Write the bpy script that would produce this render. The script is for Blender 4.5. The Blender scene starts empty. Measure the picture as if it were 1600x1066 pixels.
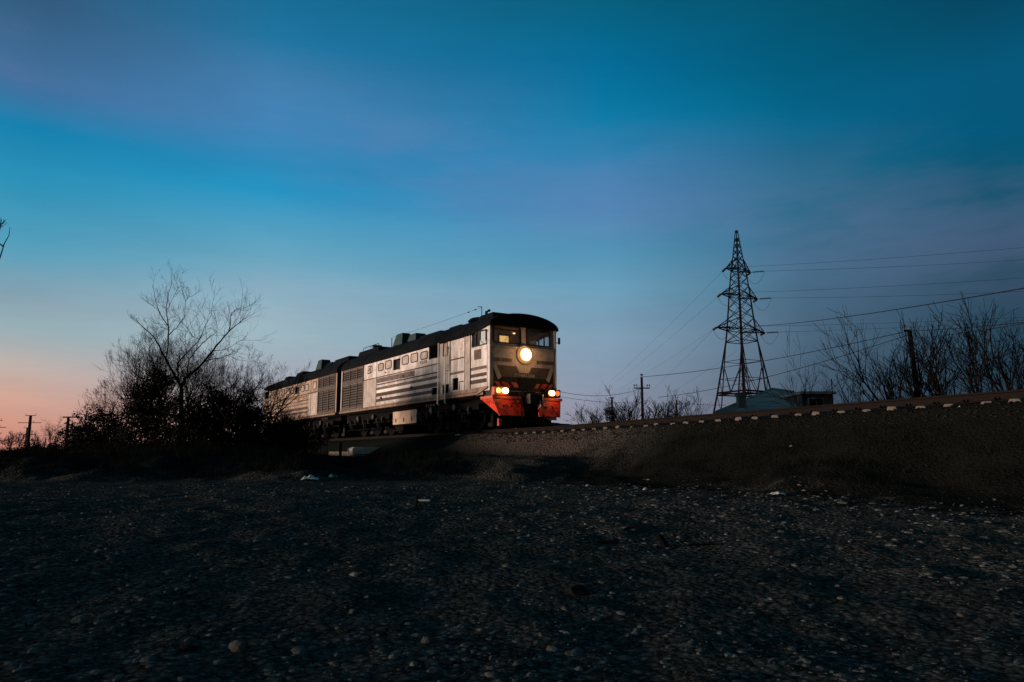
import bpy, math, random
import numpy as np
from mathutils import Vector, Matrix

# ---------------------------------------------------------------- camera, sky, sun, exposure
SC = bpy.context.scene
COL = SC.collection
CAMZ = 1.0                       # camera height above the local datum
FPX, PITCH = 1160.0, 0.1529      # focal length in photo pixels (1600 wide), upward pitch
cam = bpy.data.cameras.new('camera'); cam_o = bpy.data.objects.new('camera', cam); COL.objects.link(cam_o)
cam.sensor_width = 36; cam.lens = 36*FPX/1600; cam.clip_end = 6000; cam.clip_start = .05
cam_o.location = (0, 0, CAMZ); cam_o.rotation_euler = (math.pi/2+PITCH, 0, 0)
SC.camera = cam_o
SC.view_settings.view_transform = 'Standard'; SC.view_settings.look = 'None'
SC.view_settings.exposure = 0; SC.view_settings.gamma = 1
SC.view_settings.use_curve_mapping = False
SC.render.engine = 'CYCLES'
SC.cycles.max_bounces = 6; SC.cycles.transparent_max_bounces = 12

def lin(c):
    return tuple((v/255/12.92 if v/255 <= .04045 else ((v/255+.055)/1.055)**2.4) for v in c)

class NT:
    """small helper to write node trees"""
    def __init__(s, nt): s.nt = nt; s.n = nt.nodes; s.l = nt.links
    def node(s, t, **k):
        n = s.n.new(t)
        for a, b in k.items(): setattr(n, a, b)
        return n
    def put(s, sock, v):
        if isinstance(v, bpy.types.NodeSocket): s.l.new(v, sock)
        elif v is not None: sock.default_value = v
    def math(s, op, a, b=None, c=None, clamp=False):
        n = s.node('ShaderNodeMath', operation=op, use_clamp=clamp); s.put(n.inputs[0], a)
        if b is not None: s.put(n.inputs[1], b)
        if c is not None: s.put(n.inputs[2], c)
        return n.outputs[0]
    def ramp(s, fac, stops, mode='LINEAR'):
        n = s.node('ShaderNodeValToRGB'); cr = n.color_ramp; cr.interpolation = mode
        while len(cr.elements) < len(stops): cr.elements.new(.5)
        for e, (p, c) in zip(cr.elements, stops): e.position = p; e.color = (*c[:3], 1)
        s.put(n.inputs[0], fac); return n.outputs[0]
    def mix(s, f, a, b, blend='MIX'):
        n = s.node('ShaderNodeMix', data_type='RGBA', blend_type=blend)
        s.put(n.inputs[0], f)
        s.put(n.inputs[6], (*a, 1) if isinstance(a, tuple) and len(a) == 3 else a)
        s.put(n.inputs[7], (*b, 1) if isinstance(b, tuple) and len(b) == 3 else b)
        return n.outputs[2]
    def maprange(s, v, a, b, c=0., d=1., smooth=False):
        n = s.node('ShaderNodeMapRange', interpolation_type='SMOOTHSTEP' if smooth else 'LINEAR')
        s.put(n.inputs[0], v)
        for i, q in zip((1, 2, 3, 4), (a, b, c, d)): n.inputs[i].default_value = q
        return n.outputs[0]
    def noise(s, vec, scale, detail=4, rough=.55, dist=0.):
        n = s.node('ShaderNodeTexNoise'); n.inputs['Scale'].default_value = scale
        n.inputs['Detail'].default_value = detail; n.inputs['Roughness'].default_value = rough
        n.inputs['Distortion'].default_value = dist
        if vec is not None: s.l.new(vec, n.inputs['Vector'])
        return n.outputs['Fac']
    def mapping(s, vec, scale=(1, 1, 1), rot=(0, 0, 0), loc=(0, 0, 0)):
        n = s.node('ShaderNodeMapping'); n.inputs['Scale'].default_value = scale
        n.inputs['Rotation'].default_value = rot; n.inputs['Location'].default_value = loc
        s.l.new(vec, n.inputs[0]); return n.outputs[0]

# dusk sky: elevation ramps for five compass directions, blended by azimuth
world = bpy.data.worlds.new('World'); SC.world = world; world.use_nodes = True
w = NT(world.node_tree); w.n.clear()
geo = w.node('ShaderNodeTexCoord').outputs['Generated']
sep = w.node('ShaderNodeSeparateXYZ'); w.l.new(geo, sep.inputs[0])
zc = w.math('MINIMUM', w.math('MAXIMUM', sep.outputs[2], -1.), 1.)
elev = w.math('MULTIPLY', w.math('ARCSINE', zc), 180/math.pi)
az = w.math('MULTIPLY', w.math('ARCTAN2', sep.outputs[0], sep.outputs[1]), 180/math.pi)
ef = w.math('DIVIDE', elev, 90., clamp=True)
def sky_ramp(st): return w.ramp(ef, [(e/90, lin(c)) for e, c in st])
L = sky_ramp([(0, (182,118,108)), (2.1, (198,142,124)), (3.8, (200,158,142)), (5.4, (184,166,158)), (7.9, (146,166,172)), (10.4, (126,156,170)), (12.8, (84,152,178)), (17.3, (44,140,176)), (20.9, (20,122,166)), (21.9, (44,116,160)), (23.6, (64,106,150)), (26, (56,98,136)), (28.4, (50,88,122)), (34, (40,78,112)), (52, (16,52,84)), (90, (8,38,62))])
L2 = sky_ramp([(0, (160,128,128)), (2.5, (164,148,148)), (5, (160,162,172)), (8.7, (148,172,182)), (12.1, (132,168,186)), (14.5, (98,155,180)), (16.8, (74,150,184)), (19.2, (36,140,184)), (21, (40,130,176)), (23.8, (64,125,174)), (26.8, (62,118,164)), (29.6, (30,110,152)), (32, (24,104,144)), (52, (10,56,88)), (90, (8,38,62))])
C = sky_ramp([(0, (128,120,134)), (3.5, (134,138,156)), (5.4, (130,144,163)), (9.3, (120,149,171)), (12.7, (101,150,176)), (15.2, (80,140,172)), (19, (70,126,172)), (21.8, (54,124,170)), (25, (10,116,158)), (29, (5,102,144)), (33.2, (8,90,118)), (50, (5,52,78)), (90, (8,38,62))])
R1 = sky_ramp([(0, (60,66,80)), (2.8, (62,74,90)), (5.6, (66,86,104)), (9.3, (70,96,118)), (13.1, (63,100,126)), (16.8, (52,100,130)), (19.4, (26,98,128)), (23, (6,96,132)), (27.2, (3,87,118)), (31, (5,80,106)), (50, (5,50,72)), (90, (8,38,62))])
R_ = sky_ramp([(0, (28,44,56)), (2.9, (30,50,64)), (6.6, (36,62,78)), (10.4, (41,69,89)), (12.8, (44,75,97)), (15.3, (34,80,105)), (17.7, (12,80,106)), (20.9, (5,84,118)), (24.7, (6,81,114)), (28.4, (6,68,94)), (34, (6,58,80)), (52, (5,44,62)), (90, (8,38,62))])
Bk = sky_ramp([(0, (82,78,80)), (8, (76,86,88)), (16, (52,78,84)), (30, (22,66,76)), (52, (10,50,66)), (90, (8,38,62))])
S = sky_ramp([(0, (240,150,112)), (3, (244,172,136)), (7, (226,184,158)), (12, (180,178,170)), (18, (110,160,176)), (28, (50,120,150)), (40, (24,84,118)), (90, (8,38,62))])
f1 = w.maprange(az, -34, -19); f1b = w.maprange(az, -19, 7.5); f2 = w.maprange(az, 7.5, 22); f2b = w.maprange(az, 22, 34)
f3 = w.maprange(az, 36, 110, smooth=True); f4 = w.maprange(az, -34, -74, smooth=True); f5 = w.maprange(az, -95, -165, smooth=True)
c = w.mix(f1, L, L2); c = w.mix(f1b, c, C); c = w.mix(f2, c, R1); c = w.mix(f2b, c, R_); c = w.mix(f3, c, Bk); c = w.mix(f4, c, S); c = w.mix(f5, c, Bk)
# thin mauve veils of high cloud along the band that falls from left to right
nz = w.noise(w.mapping(geo, scale=(1.5, 1.5, 5.5), rot=(0, .3, 0)), 1.9, 5, .6)
eb = w.math('SUBTRACT', elev, w.math('SUBTRACT', 20.5, w.math('MULTIPLY', az, .17)))
band = w.math('MULTIPLY', w.maprange(eb, -8, 0, smooth=True), w.maprange(eb, 8, 0, smooth=True))
veil = w.math('MULTIPLY', band, w.maprange(nz, .45, .62, smooth=True))
c = w.mix(w.math('MULTIPLY', veil, .3), c, w.mix(.5, c, lin((120, 116, 160))))
low = w.noise(w.mapping(geo, scale=(1, 1, 14)), 1.7, 4, .6)
c = w.mix(w.math('MULTIPLY', w.math('MULTIPLY', w.maprange(low, .52, .64, smooth=True), w.math('MULTIPLY', w.maprange(elev, 16, 9, smooth=True), w.maprange(az, 22, -12, smooth=True))), .10), c, lin((150, 132, 146)))
nz2 = w.noise(w.mapping(geo, scale=(1.2, 1.2, 6), rot=(0, .25, 0)), 2.6, 8, .66)
c = w.mix(1., c, w.ramp(nz2, [(.3, (.93, .94, .95)), (.7, (1.07, 1.06, 1.05))]), 'MULTIPLY')
bg = w.node('ShaderNodeBackground'); w.l.new(c, bg.inputs[0]); bg.inputs[1].default_value = 1.12
w.l.new(bg.outputs[0], w.node('ShaderNodeOutputWorld').inputs[0])

# the afterglow low on the left: a very soft, warm, almost horizontal sun
sun = bpy.data.lights.new('afterglow_sun', 'SUN'); sun.energy = 5.0; sun.angle = math.radians(5); sun.color = (1., .71, .55)
sun_o = bpy.data.objects.new('afterglow_sun', sun); COL.objects.link(sun_o)
SAZ, SEL = math.radians(-102), math.radians(1.3)
tow = Vector((math.sin(SAZ)*math.cos(SEL), math.cos(SAZ)*math.cos(SEL), math.sin(SEL)))
sun_o.rotation_euler = tow.to_track_quat('Z', 'Y').to_euler(); sun_o.location = (-30, 0, 20)

# ---------------------------------------------------------------- geometry helpers
YAW = .5604; OX, OY = -.8254, 27.3055; ZR = .985 + CAMZ - .01; WID = 3.03
BV = np.array([-math.sin(YAW), math.cos(YAW)]); NV = np.array([math.cos(YAW), math.sin(YAW)])
def rail_z(s):
    s = np.asarray(s, float); return ZR + np.where(s < -3, .0125*(-3-s), 0.)
def track_pt(s, t, h=0.):
    return (OX+BV[0]*s+NV[0]*t, OY+BV[1]*s+NV[1]*t, float(rail_z(s))+h)
def at(px, py, Y):
    x = (px-800)/FPX; u = (533-py)/FPX; c_, s_ = math.cos(PITCH), math.sin(PITCH)
    dx, dy, dz = x, c_-u*s_, s_+u*c_
    return Vector((dx*Y/dy, Y, dz*Y/dy+CAMZ))

class MB:
    def __init__(s): s.v = []; s.f = []; s.m = []; s.mi = 0
    def quad(s, *p):
        i = len(s.v); s.v += [tuple(q) for q in p]; s.f.append(tuple(range(i, i+len(p)))); s.m.append(s.mi); return s
    def box(s, a, b, bev=0.):
        x0, y0, z0 = (min(p, q) for p, q in zip(a, b)); x1, y1, z1 = (max(p, q) for p, q in zip(a, b))
        if bev <= 0:
            i = len(s.v)
            s.v += [(x0,y0,z0),(x1,y0,z0),(x1,y1,z0),(x0,y1,z0),(x0,y0,z1),(x1,y0,z1),(x1,y1,z1),(x0,y1,z1)]
            for q in ((0,3,2,1),(4,5,6,7),(0,1,5,4),(1,2,6,5),(2,3,7,6),(3,0,4,7)):
                s.f.append(tuple(i+k for k in q)); s.m.append(s.mi)
        else:
            e = min(bev, .49*min(x1-x0, y1-y0, z1-z0))
            pl = lambda d: [(x0+e+d*0, y0-d+e, 0)]
            def ring(z, k): # k: inset
                return [(x0+k, y0+e+ (k*.0), z), (x0+e, y0+k, z), (x1-e, y0+k, z), (x1-k, y0+e, z), (x1-k, y1-e, z), (x1-e, y1-k, z), (x0+e, y1-k, z), (x0+k, y1-e, z)]
            rings = [[(x0+e,y0+e,z0)]*0 or ring(z0, e*.999), ring(z0+e, 0), ring(z1-e, 0), ring(z1, e*.999)]
            s.loft(rings, cap=True)
        return s
    def loft(s, rings, cap=True, close=True):
        i = len(s.v); n = len(rings[0])
        for r in rings: s.v += [tuple(q) for q in r]
        for k in range(len(rings)-1):
            for j in range(n if close else n-1):
                j2 = (j+1) % n
                s.f.append((i+k*n+j, i+k*n+j2, i+(k+1)*n+j2, i+(k+1)*n+j)); s.m.append(s.mi)
        if cap:
            s.f.append(tuple(i+j for j in reversed(range(n)))); s.m.append(s.mi)
            s.f.append(tuple(i+(len(rings)-1)*n+j for j in range(n))); s.m.append(s.mi)
        return s
    def prism(s, poly, axis, a, b):
        """poly: list of 2D points in the two other axes (cyclic order), extruded along axis a..b"""
        def p3(p, t): return (t, p[0], p[1]) if axis == 0 else ((p[0], t, p[1]) if axis == 1 else (p[0], p[1], t))
        return s.loft([[p3(p, a) for p in poly], [p3(p, b) for p in poly]])
    def tube(s, pts, rad, n=8, cap=True):
        pts = [Vector(p) for p in pts]
        if not hasattr(rad, '__len__'): rad = [rad]*len(pts)
        rings = []; up = Vector((.13, .21, .97))
        for k, p in enumerate(pts):
            d = (pts[min(k+1, len(pts)-1)]-pts[max(k-1, 0)])
            if d.length < 1e-9: d = Vector((0, 0, 1))
            d.normalize()
            if abs(d.dot(up)) > .95: up = Vector((.9, .3, .1))
            a = d.cross(up).normalized(); b = d.cross(a)
            rings.append([p+(a*math.cos(2*math.pi*j/n)+b*math.sin(2*math.pi*j/n))*rad[k] for j in range(n)])
        return s.loft(rings, cap=cap)
    def cyl(s, c, axis, r, l0, l1, n=20, r2=None):
        r2 = r if r2 is None else r2
        def pt(a, rr, t):
            q = [0, 0, 0]; q[axis] = t; o = [i for i in range(3) if i != axis]
            q[o[0]] = c[o[0]]+rr*math.cos(a); q[o[1]] = c[o[1]]+rr*math.sin(a); return tuple(q)
        return s.loft([[pt(2*math.pi*j/n, r, l0) for j in range(n)], [pt(2*math.pi*j/n, r2, l1) for j in range(n)]])
    def lathe(s, c, axis, prof, n=20):
        rings = []
        for r, t in prof:
            ring = []
            for j in range(n):
                a = 2*math.pi*j/n; q = [0, 0, 0]; q[axis] = c[axis]+t; o = [i for i in range(3) if i != axis]
                q[o[0]] = c[o[0]]+r*math.cos(a); q[o[1]] = c[o[1]]+r*math.sin(a); ring.append(tuple(q))
            rings.append(ring)
        return s.loft(rings)
    def mesh(s, name, mat, smooth=False):
        me = bpy.data.meshes.new(name); me.from_pydata(s.v, [], s.f)
        for m_ in (mat if isinstance(mat, (list, tuple)) else [mat]): me.materials.append(m_)
        if any(s.m): me.polygons.foreach_set('material_index', s.m)
        if smooth:
            me.polygons.foreach_set('use_smooth', [True]*len(me.polygons))
            try: me.set_sharp_from_angle(angle=math.radians(40))
            except Exception: pass
        me.update(); return me
    def build(s, name, mat, parent=None, smooth=False, loc=None, fix=True):
        me = s.mesh(name, mat, smooth)
        if fix and len(s.f) < 60000:
            import bmesh
            bm = bmesh.new(); bm.from_mesh(me); bmesh.ops.recalc_face_normals(bm, faces=bm.faces); bm.to_mesh(me); bm.free()
        o = bpy.data.objects.new(name, me); COL.objects.link(o)
        if parent is not None: o.parent = parent
        if loc is not None: o.location = loc
        return o

def put(name, me, parent=None, loc=None, rot=None, scale=None):
    o = bpy.data.objects.new(name, me); COL.objects.link(o)
    if parent is not None: o.parent = parent
    if loc is not None: o.location = loc
    if rot is not None: o.rotation_euler = rot
    if scale is not None: o.scale = scale
    return o
def tag(o, label=None, cat=None, group=None, kind=None):
    if label: o['label'] = label
    if cat: o['category'] = cat
    if group: o['group'] = group
    if kind: o['kind'] = kind
    return o
def thing(name, label, cat, loc=(0, 0, 0), rz=0., group=None):
    o = bpy.data.objects.new(name, None); COL.objects.link(o); o.location = loc; o.rotation_euler = (0, 0, rz)
    o.empty_display_size = .3
    return tag(o, label, cat, group)

# vectorised value noise for terrain
def vnoise(x, y, seed=0):
    x = np.asarray(x, float); y = np.asarray(y, float)
    xi = np.floor(x).astype(np.int64); yi = np.floor(y).astype(np.int64); fx = x-xi; fy = y-yi
    def h(a, b):
        n = (a*374761393 + b*668265263 + seed*1274126177) & 0x7fffffff
        n = ((n ^ (n >> 13))*1274126177) & 0x7fffffff
        return ((n ^ (n >> 16)) & 0xffff)/65535.
    sx = fx*fx*(3-2*fx); sy = fy*fy*(3-2*fy)
    return (h(xi, yi)*(1-sx)+h(xi+1, yi)*sx)*(1-sy)+(h(xi, yi+1)*(1-sx)+h(xi+1, yi+1)*sx)*sy
def fbm(x, y, oct=4, seed=0):
    a = .5; r = 0.; t = 0.
    for k in range(oct):
        r = r+a*vnoise(x*2**k, y*2**k, seed+k*17); t += a; a *= .5
    return r/t-.5
def sstep(a, b, x):
    t = np.clip((x-a)/(b-a), 0, 1); return t*t*(3-2*t)

# ---------------------------------------------------------------- materials
def material(name, base, rough=.8, metal=0., vary=.25, vscale=3., streak=0., bump=0., bscale=20., second=None, sec_amt=.5, sec_scale=2., coords='Object', spec=.3, emit=None, estr=0.):
    m = bpy.data.materials.new(name); m.use_nodes = True; t = NT(m.node_tree); t.n.clear()
    out = t.node('ShaderNodeOutputMaterial'); p = t.node('ShaderNodeBsdfPrincipled'); t.l.new(p.outputs[0], out.inputs[0])
    co = t.node('ShaderNodeTexCoord').outputs[coords]
    c = None
    n1 = t.noise(co, vscale, 5, .6)
    dark = tuple(v*(1-vary) for v in base); lite = tuple(min(1, v*(1+vary)) for v in base)
    c = t.ramp(n1, [(.3, dark), (.7, lite)])
    if second is not None:
        n2 = t.noise(co, sec_scale, 6, .65)
        c = t.mix(t.math('MULTIPLY', t.maprange(n2, .48, .62, smooth=True), sec_amt), c, second)
    if streak:
        n3 = t.noise(t.mapping(co, scale=(9, 9, .7)), 1.4, 5, .65)
        c = t.mix(t.math('MULTIPLY', t.maprange(n3, .42, .72), streak), c, tuple(v*.35 for v in base))
    t.put(p.inputs['Base Color'], c); p.inputs['Metallic'].default_value = metal
    t.put(p.inputs['Roughness'], t.maprange(n1, .3, .7, max(0, rough-.1), min(1, rough+.1)))
    p.inputs['Specular IOR Level'].default_value = spec
    if bump:
        b = t.node('ShaderNodeBump'); b.inputs['Strength'].default_value = bump; b.inputs['Distance'].default_value = .02
        t.l.new(t.noise(co, bscale, 5, .6), b.inputs['Height']); t.l.new(b.outputs[0], p.inputs['Normal'])
    if emit is not None:
        p.inputs['Emission Color'].default_value = (*emit, 1); p.inputs['Emission Strength'].default_value = estr
    return m

def paint_white(dk=(.52, .495, .47), lt=(.78, .765, .75), wp=.55):
    """dirty off-white loco paint: grime runs, lighter and darker diagonal swathes, rust; local coords = (t, s, h)"""
    m = bpy.data.materials.new('dirty_white_paint'); m.use_nodes = True; t = NT(m.node_tree); t.n.clear()
    out = t.node('ShaderNodeOutputMaterial'); p = t.node('ShaderNodeBsdfPrincipled'); t.l.new(p.outputs[0], out.inputs[0])
    co = t.node('ShaderNodeTexCoord').outputs['Object']
    c = t.ramp(t.noise(co, .7, 5, .6), [(.3, dk), (.7, lt)])
    runs = t.noise(t.mapping(co, scale=(5, 7, .5)), 1.3, 6, .7)
    c = t.mix(t.math('MULTIPLY', t.maprange(runs, .45, .75), .55), c, (.24, .19, .15))
    swath = t.noise(t.mapping(co, scale=(.4, 1.5, .35), rot=(-.62, 0, 0)), 1.5, 3, .5)
    c = t.mix(t.math('MULTIPLY', t.maprange(swath, .53, .58, smooth=True), wp), c, lt)
    c = t.mix(t.math('MULTIPLY', t.maprange(swath, .50, .44, smooth=True), .35), c, tuple(v*.5 for v in dk))
    blot = t.noise(co, 2.6, 7, .7)
    c = t.mix(t.math('MULTIPLY', t.maprange(blot, .52, .68), .6), c, (.17, .115, .085))
    spots = t.noise(co, 17, 4, .6)
    c = t.mix(t.math('MULTIPLY', t.maprange(spots, .66, .74), .6), c, (.13, .075, .045))
    sp = t.node('ShaderNodeSeparateXYZ'); t.l.new(co, sp.inputs[0])
    low = t.math('MULTIPLY', t.maprange(sp.outputs[2], 2.05, 1.45, smooth=True), t.maprange(t.noise(co, 3.5, 6, .7), .3, .6))
    c = t.mix(t.math('MULTIPLY', low, .55), c, (.15, .115, .085))     # mottled, darker towards the bottom of the sheets
    t.put(p.inputs['Base Color'], c)
    t.put(p.inputs['Roughness'], t.maprange(blot, .3, .8, .42, .8)); p.inputs['Specular IOR Level'].default_value = .35
    b = t.node('ShaderNodeBump'); b.inputs['Strength'].default_value = .35; b.inputs['Distance'].default_value = .012
    t.l.new(t.noise(t.mapping(co, scale=(1, 1.3, .8)), 1.6, 3, .5), b.inputs['Height']); t.l.new(b.outputs[0], p.inputs['Normal'])
    return m

def glass(name, tint=(.75, .8, .82), dirt=.25):
    m = bpy.data.materials.new(name); m.use_nodes = True; t = NT(m.node_tree); t.n.clear()
    out = t.node('ShaderNodeOutputMaterial')
    tr = t.node('ShaderNodeBsdfTransparent'); tr.inputs[0].default_value = (*tint, 1)
    gl = t.node('ShaderNodeBsdfGlossy'); gl.inputs['Roughness'].default_value = .04
    df = t.node('ShaderNodeBsdfDiffuse'); df.inputs[0].default_value = (.25, .22, .18, 1)
    fr = t.node('ShaderNodeFresnel'); fr.inputs[0].default_value = 1.45
    a = t.node('ShaderNodeMixShader'); t.l.new(fr.outputs[0], a.inputs[0]); t.l.new(tr.outputs[0], a.inputs[1]); t.l.new(gl.outputs[0], a.inputs[2])
    co = t.node('ShaderNodeTexCoord').outputs['Object']
    b = t.node('ShaderNodeMixShader'); t.l.new(t.math('MULTIPLY', t.noise(co, 4, 5, .6), dirt), b.inputs[0])
    t.l.new(a.outputs[0], b.inputs[1]); t.l.new(df.outputs[0], b.inputs[2]); t.l.new(b.outputs[0], out.inputs[0])
    return m

def emitter(name, col, strength, base=(.8, .8, .8)):
    return material(name, base, .3, vary=.02, emit=col, estr=strength)

M = {}
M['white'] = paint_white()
M['white_shaded'] = paint_white((.30, .215, .15), (.46, .35, .26), .3)  # rear section: shade of the branches put into a darker, browner paint
M['front'] = material('front_paint', (.44, .41, .385), .6, vary=.3, vscale=2.5, streak=.5, second=(.12, .09, .07), sec_amt=.5, sec_scale=5, spec=.35, bump=.2, bscale=6)
M['stripe'] = material('dark_stripe_paint', (.036, .027, .024), .6, vary=.35, vscale=3, streak=.3, second=(.14, .10, .085), sec_amt=.4, sec_scale=6)
M['stripe_mid'] = material('faded_stripe_paint', (.11, .082, .074), .6, vary=.3, vscale=3, streak=.4, second=(.34, .28, .24), sec_amt=.4, sec_scale=6)
M['bright'] = material('clean_white_band', (.86, .82, .76), .5, vary=.12, vscale=2, streak=.25)
M['pale'] = material('pale_patch_paint', (.46, .42, .385), .6, vary=.3, vscale=1.6, streak=.55, second=(.27, .2, .16), sec_amt=.55, sec_scale=3)
M['sill'] = material('sill_paint', (.27, .2, .15), .7, vary=.35, vscale=3, streak=.5, second=(.1, .07, .05), sec_amt=.6, sec_scale=4)
M['roof'] = material('sooty_roof', (.006, .007, .008), .8, vary=.5, vscale=2, second=(.010, .012, .013), sec_amt=.6, sec_scale=3, spec=.03, bump=.3, bscale=3)
M['green'] = material('dark_green_sheet', (.012, .032, .029), .55, vary=.3, vscale=3, streak=.3)
M['dark'] = material('dark_interior', (.0025, .0025, .003), .9, vary=.3, spec=0.)
M['under'] = material('oily_underframe', (.0025, .0026, .003), .75, vary=.5, vscale=4, second=(.006, .0055, .005), sec_amt=.6, sec_scale=9, spec=.06, bump=.4, bscale=14)
M['steel'] = material('worn_steel', (.05, .048, .046), .5, metal=.3, vary=.4, vscale=9)
M['louvre'] = material('louvre_paint', (.085, .068, .056), .6, vary=.35, vscale=4, streak=.4, second=(.03, .024, .02), sec_amt=.6, sec_scale=5)
M['seam'] = material('seam_grime', (.07, .045, .03), .8, vary=.3)
M['red'] = material('red_apron_paint', (.80, .05, .012), .5, vary=.3, vscale=2.6, streak=.4, second=(.10, .014, .008), sec_amt=.85, sec_scale=3.6, spec=.4, bump=.3, bscale=7)
M['redpink'] = material('faded_red_paint', (.62, .13, .07), .6, vary=.4, vscale=5, streak=.5, second=(.1, .03, .02), sec_amt=.6, sec_scale=6)
M['black'] = material('black_paint', (.013, .013, .013), .6, vary=.5, vscale=4)
M['rail_white'] = material('white_handrail', (.8, .78, .72), .5, vary=.1)
M['letter'] = material('white_lettering', (.42, .40, .36), .7, vary=.3, vscale=12)
M['cream'] = material('cream_fuel_panel', (.56, .42, .31), .6, vary=.25, vscale=2.5, streak=.45, second=(.28, .16, .1), sec_amt=.5, sec_scale=5)
M['cabin'] = material('brown_cab_interior', (.16, .09, .055), .7, vary=.3, vscale=2, second=(.05, .03, .02), sec_amt=.6, sec_scale=3)
M['glass'] = glass('cab_glass')
M['glassd'] = glass('dusty_port_glass', (.5, .5, .5), .9)
M['frontpale0'] = material('halo_ring_paint', (.6, .55, .48), .6, vary=.15)
def core_lamp(name, ctr, rx, rz, core, rim, c0, c1):  # orange rim puts the halo of the lamp into the lens colour
    m = bpy.data.materials.new(name); m.use_nodes = True; t = NT(m.node_tree); t.n.clear()
    out = t.node('ShaderNodeOutputMaterial'); e = t.node('ShaderNodeEmission'); t.l.new(e.outputs[0], out.inputs[0])
    sp = t.node('ShaderNodeSeparateXYZ'); t.l.new(t.node('ShaderNodeTexCoord').outputs['Object'], sp.inputs[0])
    a = t.math('DIVIDE', t.math('SUBTRACT', sp.outputs[0], ctr[0]), rx); b = t.math('DIVIDE', t.math('SUBTRACT', sp.outputs[2], ctr[1]), rz)
    d = t.math('SQRT', t.math('ADD', t.math('MULTIPLY', a, a), t.math('MULTIPLY', b, b)))
    f = t.maprange(d, .55, 1., smooth=True)
    t.put(e.inputs[0], t.mix(f, c0, c1)); t.put(e.inputs[1], t.math('MULTIPLY', t.math('POWER', t.math('SUBTRACT', 1.0, t.math('MULTIPLY', f, 1-(rim/core)**.25)), 4.), core))
    return m
M['lamp'] = core_lamp('headlamp_lens', (1.53, 2.82), .275, .275, 60, .75, (1., .62, .30), (1., .34, .07))
M['lampL'] = core_lamp('marker_lens_white', (.50, 1.385), .17, .12, 60, 1.4, (1., .62, .30), (1., .36, .06))
M['lampR'] = core_lamp('marker_lens_white', (2.60, 1.385), .16, .12, 60, 1.4, (1., .62, .30), (1., .36, .06))
M['lamp2'] = emitter('marker_lens_white', (1., .58, .26), 60)
M['lampr'] = emitter('marker_lens_red', (1., .10, .02), 1.9, (.3, .02, .01))
M['lampo'] = emitter('marker_lens_red_washed', (1., .42, .08), 2.2)  # outer red lens, its washed-out glow put in as amber emission
M['amber'] = emitter('lit_cab_window', (1., .50, .12), 1.0)
M['amber2'] = emitter('cab_bulb', (1., .6, .25), 5)
M['pale_pane'] = material('pale_side_pane', (.42, .50, .52), .4, vary=.15, vscale=2)
M['rust'] = material('rusty_rail', (.007, .005, .0045), .8, metal=.0, spec=.1, vary=.35, vscale=6, second=(.011, .007, .005), sec_amt=.5, sec_scale=12)
M['concrete'] = material('weathered_concrete', (.20, .19, .175), .85, vary=.3, vscale=3, second=(.09, .085, .07), sec_amt=.6, sec_scale=5, bump=.5, bscale=18)
M['sleeper'] = material('concrete_sleeper', spec=.03, base=(.13, .122, .105), rough=.85, vary=.3, vscale=4, second=(.07, .06, .05), sec_amt=.6, sec_scale=8, bump=.4, bscale=25)
M['beigewall'] = material('beige_culvert_wall', (.5, .41, .31), .85, vary=.3, vscale=2, second=(.16, .12, .09), sec_amt=.6, sec_scale=6, bump=.4, bscale=14)
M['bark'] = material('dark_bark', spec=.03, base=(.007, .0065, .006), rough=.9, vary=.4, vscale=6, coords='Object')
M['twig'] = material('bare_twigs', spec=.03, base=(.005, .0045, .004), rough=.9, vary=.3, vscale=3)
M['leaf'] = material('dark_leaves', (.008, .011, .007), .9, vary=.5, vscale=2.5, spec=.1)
M['grass'] = material('dead_grass', (.0075, .009, .007), .9, vary=.5, vscale=1.5, second=(.017, .0155, .011), sec_amt=.5, sec_scale=2.5, spec=.0)
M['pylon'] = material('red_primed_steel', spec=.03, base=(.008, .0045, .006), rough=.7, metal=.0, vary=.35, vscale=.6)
M['insul'] = material('insulator', (.012, .013, .016), .4, vary=.2)
M['wire'] = material('wire', (.012, .013, .015), .6, vary=.1)
M['wood'] = material('tarred_pole_wood', spec=.03, base=(.03, .02, .018), rough=.85, vary=.4, vscale=5, streak=.4)
M['redwood'] = material('red_brown_pole', spec=.03, base=(.018, .009, .008), rough=.85, vary=.3, vscale=5)
M['poleconc'] = material('dark_pole_concrete', spec=.03, base=(.004, .004, .004), rough=.9, vary=.3, vscale=3)
M['slate'] = material('grey_sheet_roofing', spec=.02, base=(.48, .36, .29), rough=.75, vary=.25, vscale=1.2, second=(.34, .26, .21), sec_amt=.6, sec_scale=2, bump=.5, bscale=4)
M['render'] = material('grey_render', (.16, .145, .13), .9, vary=.25, vscale=2, streak=.3, bump=.3, bscale=20)
M['brick'] = material('dark_brick', (.11, .08, .07), .9, vary=.4, vscale=6, bump=.5, bscale=20)
M['pane'] = material('dark_pane', (.004, .005, .006), .25, vary=.2, spec=.15)
M['stone'] = material('pale_stone', spec=.03, base=(.09, .092, .086), rough=.85, vary=.45, vscale=2.5, second=(.07, .075, .07), sec_amt=.6, sec_scale=9, bump=.4, bscale=30)
M['pebble'] = material('dull_pebbles', spec=.03, base=(.085, .096, .091), rough=.9, vary=.6, vscale=7, second=(.13, .142, .134), sec_amt=.6, sec_scale=11)
M['stonew'] = material('whitish_stone', (.17, .165, .15), .85, vary=.3, vscale=6, bump=.4, bscale=30)
M['stoneg'] = material('greenish_stone', (.07, .105, .095), .8, vary=.3, vscale=6, bump=.4, bscale=30)
M['plastic'] = material('white_plastic_litter', (.55, .58, .56), .4, vary=.2, vscale=9)
M['plasticg'] = material('green_plastic_litter', (.03, .13, .10), .4, vary=.3, vscale=9)
M['plasticb'] = material('yellowish_litter', (.42, .34, .2), .5, vary=.2, vscale=9)

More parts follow.
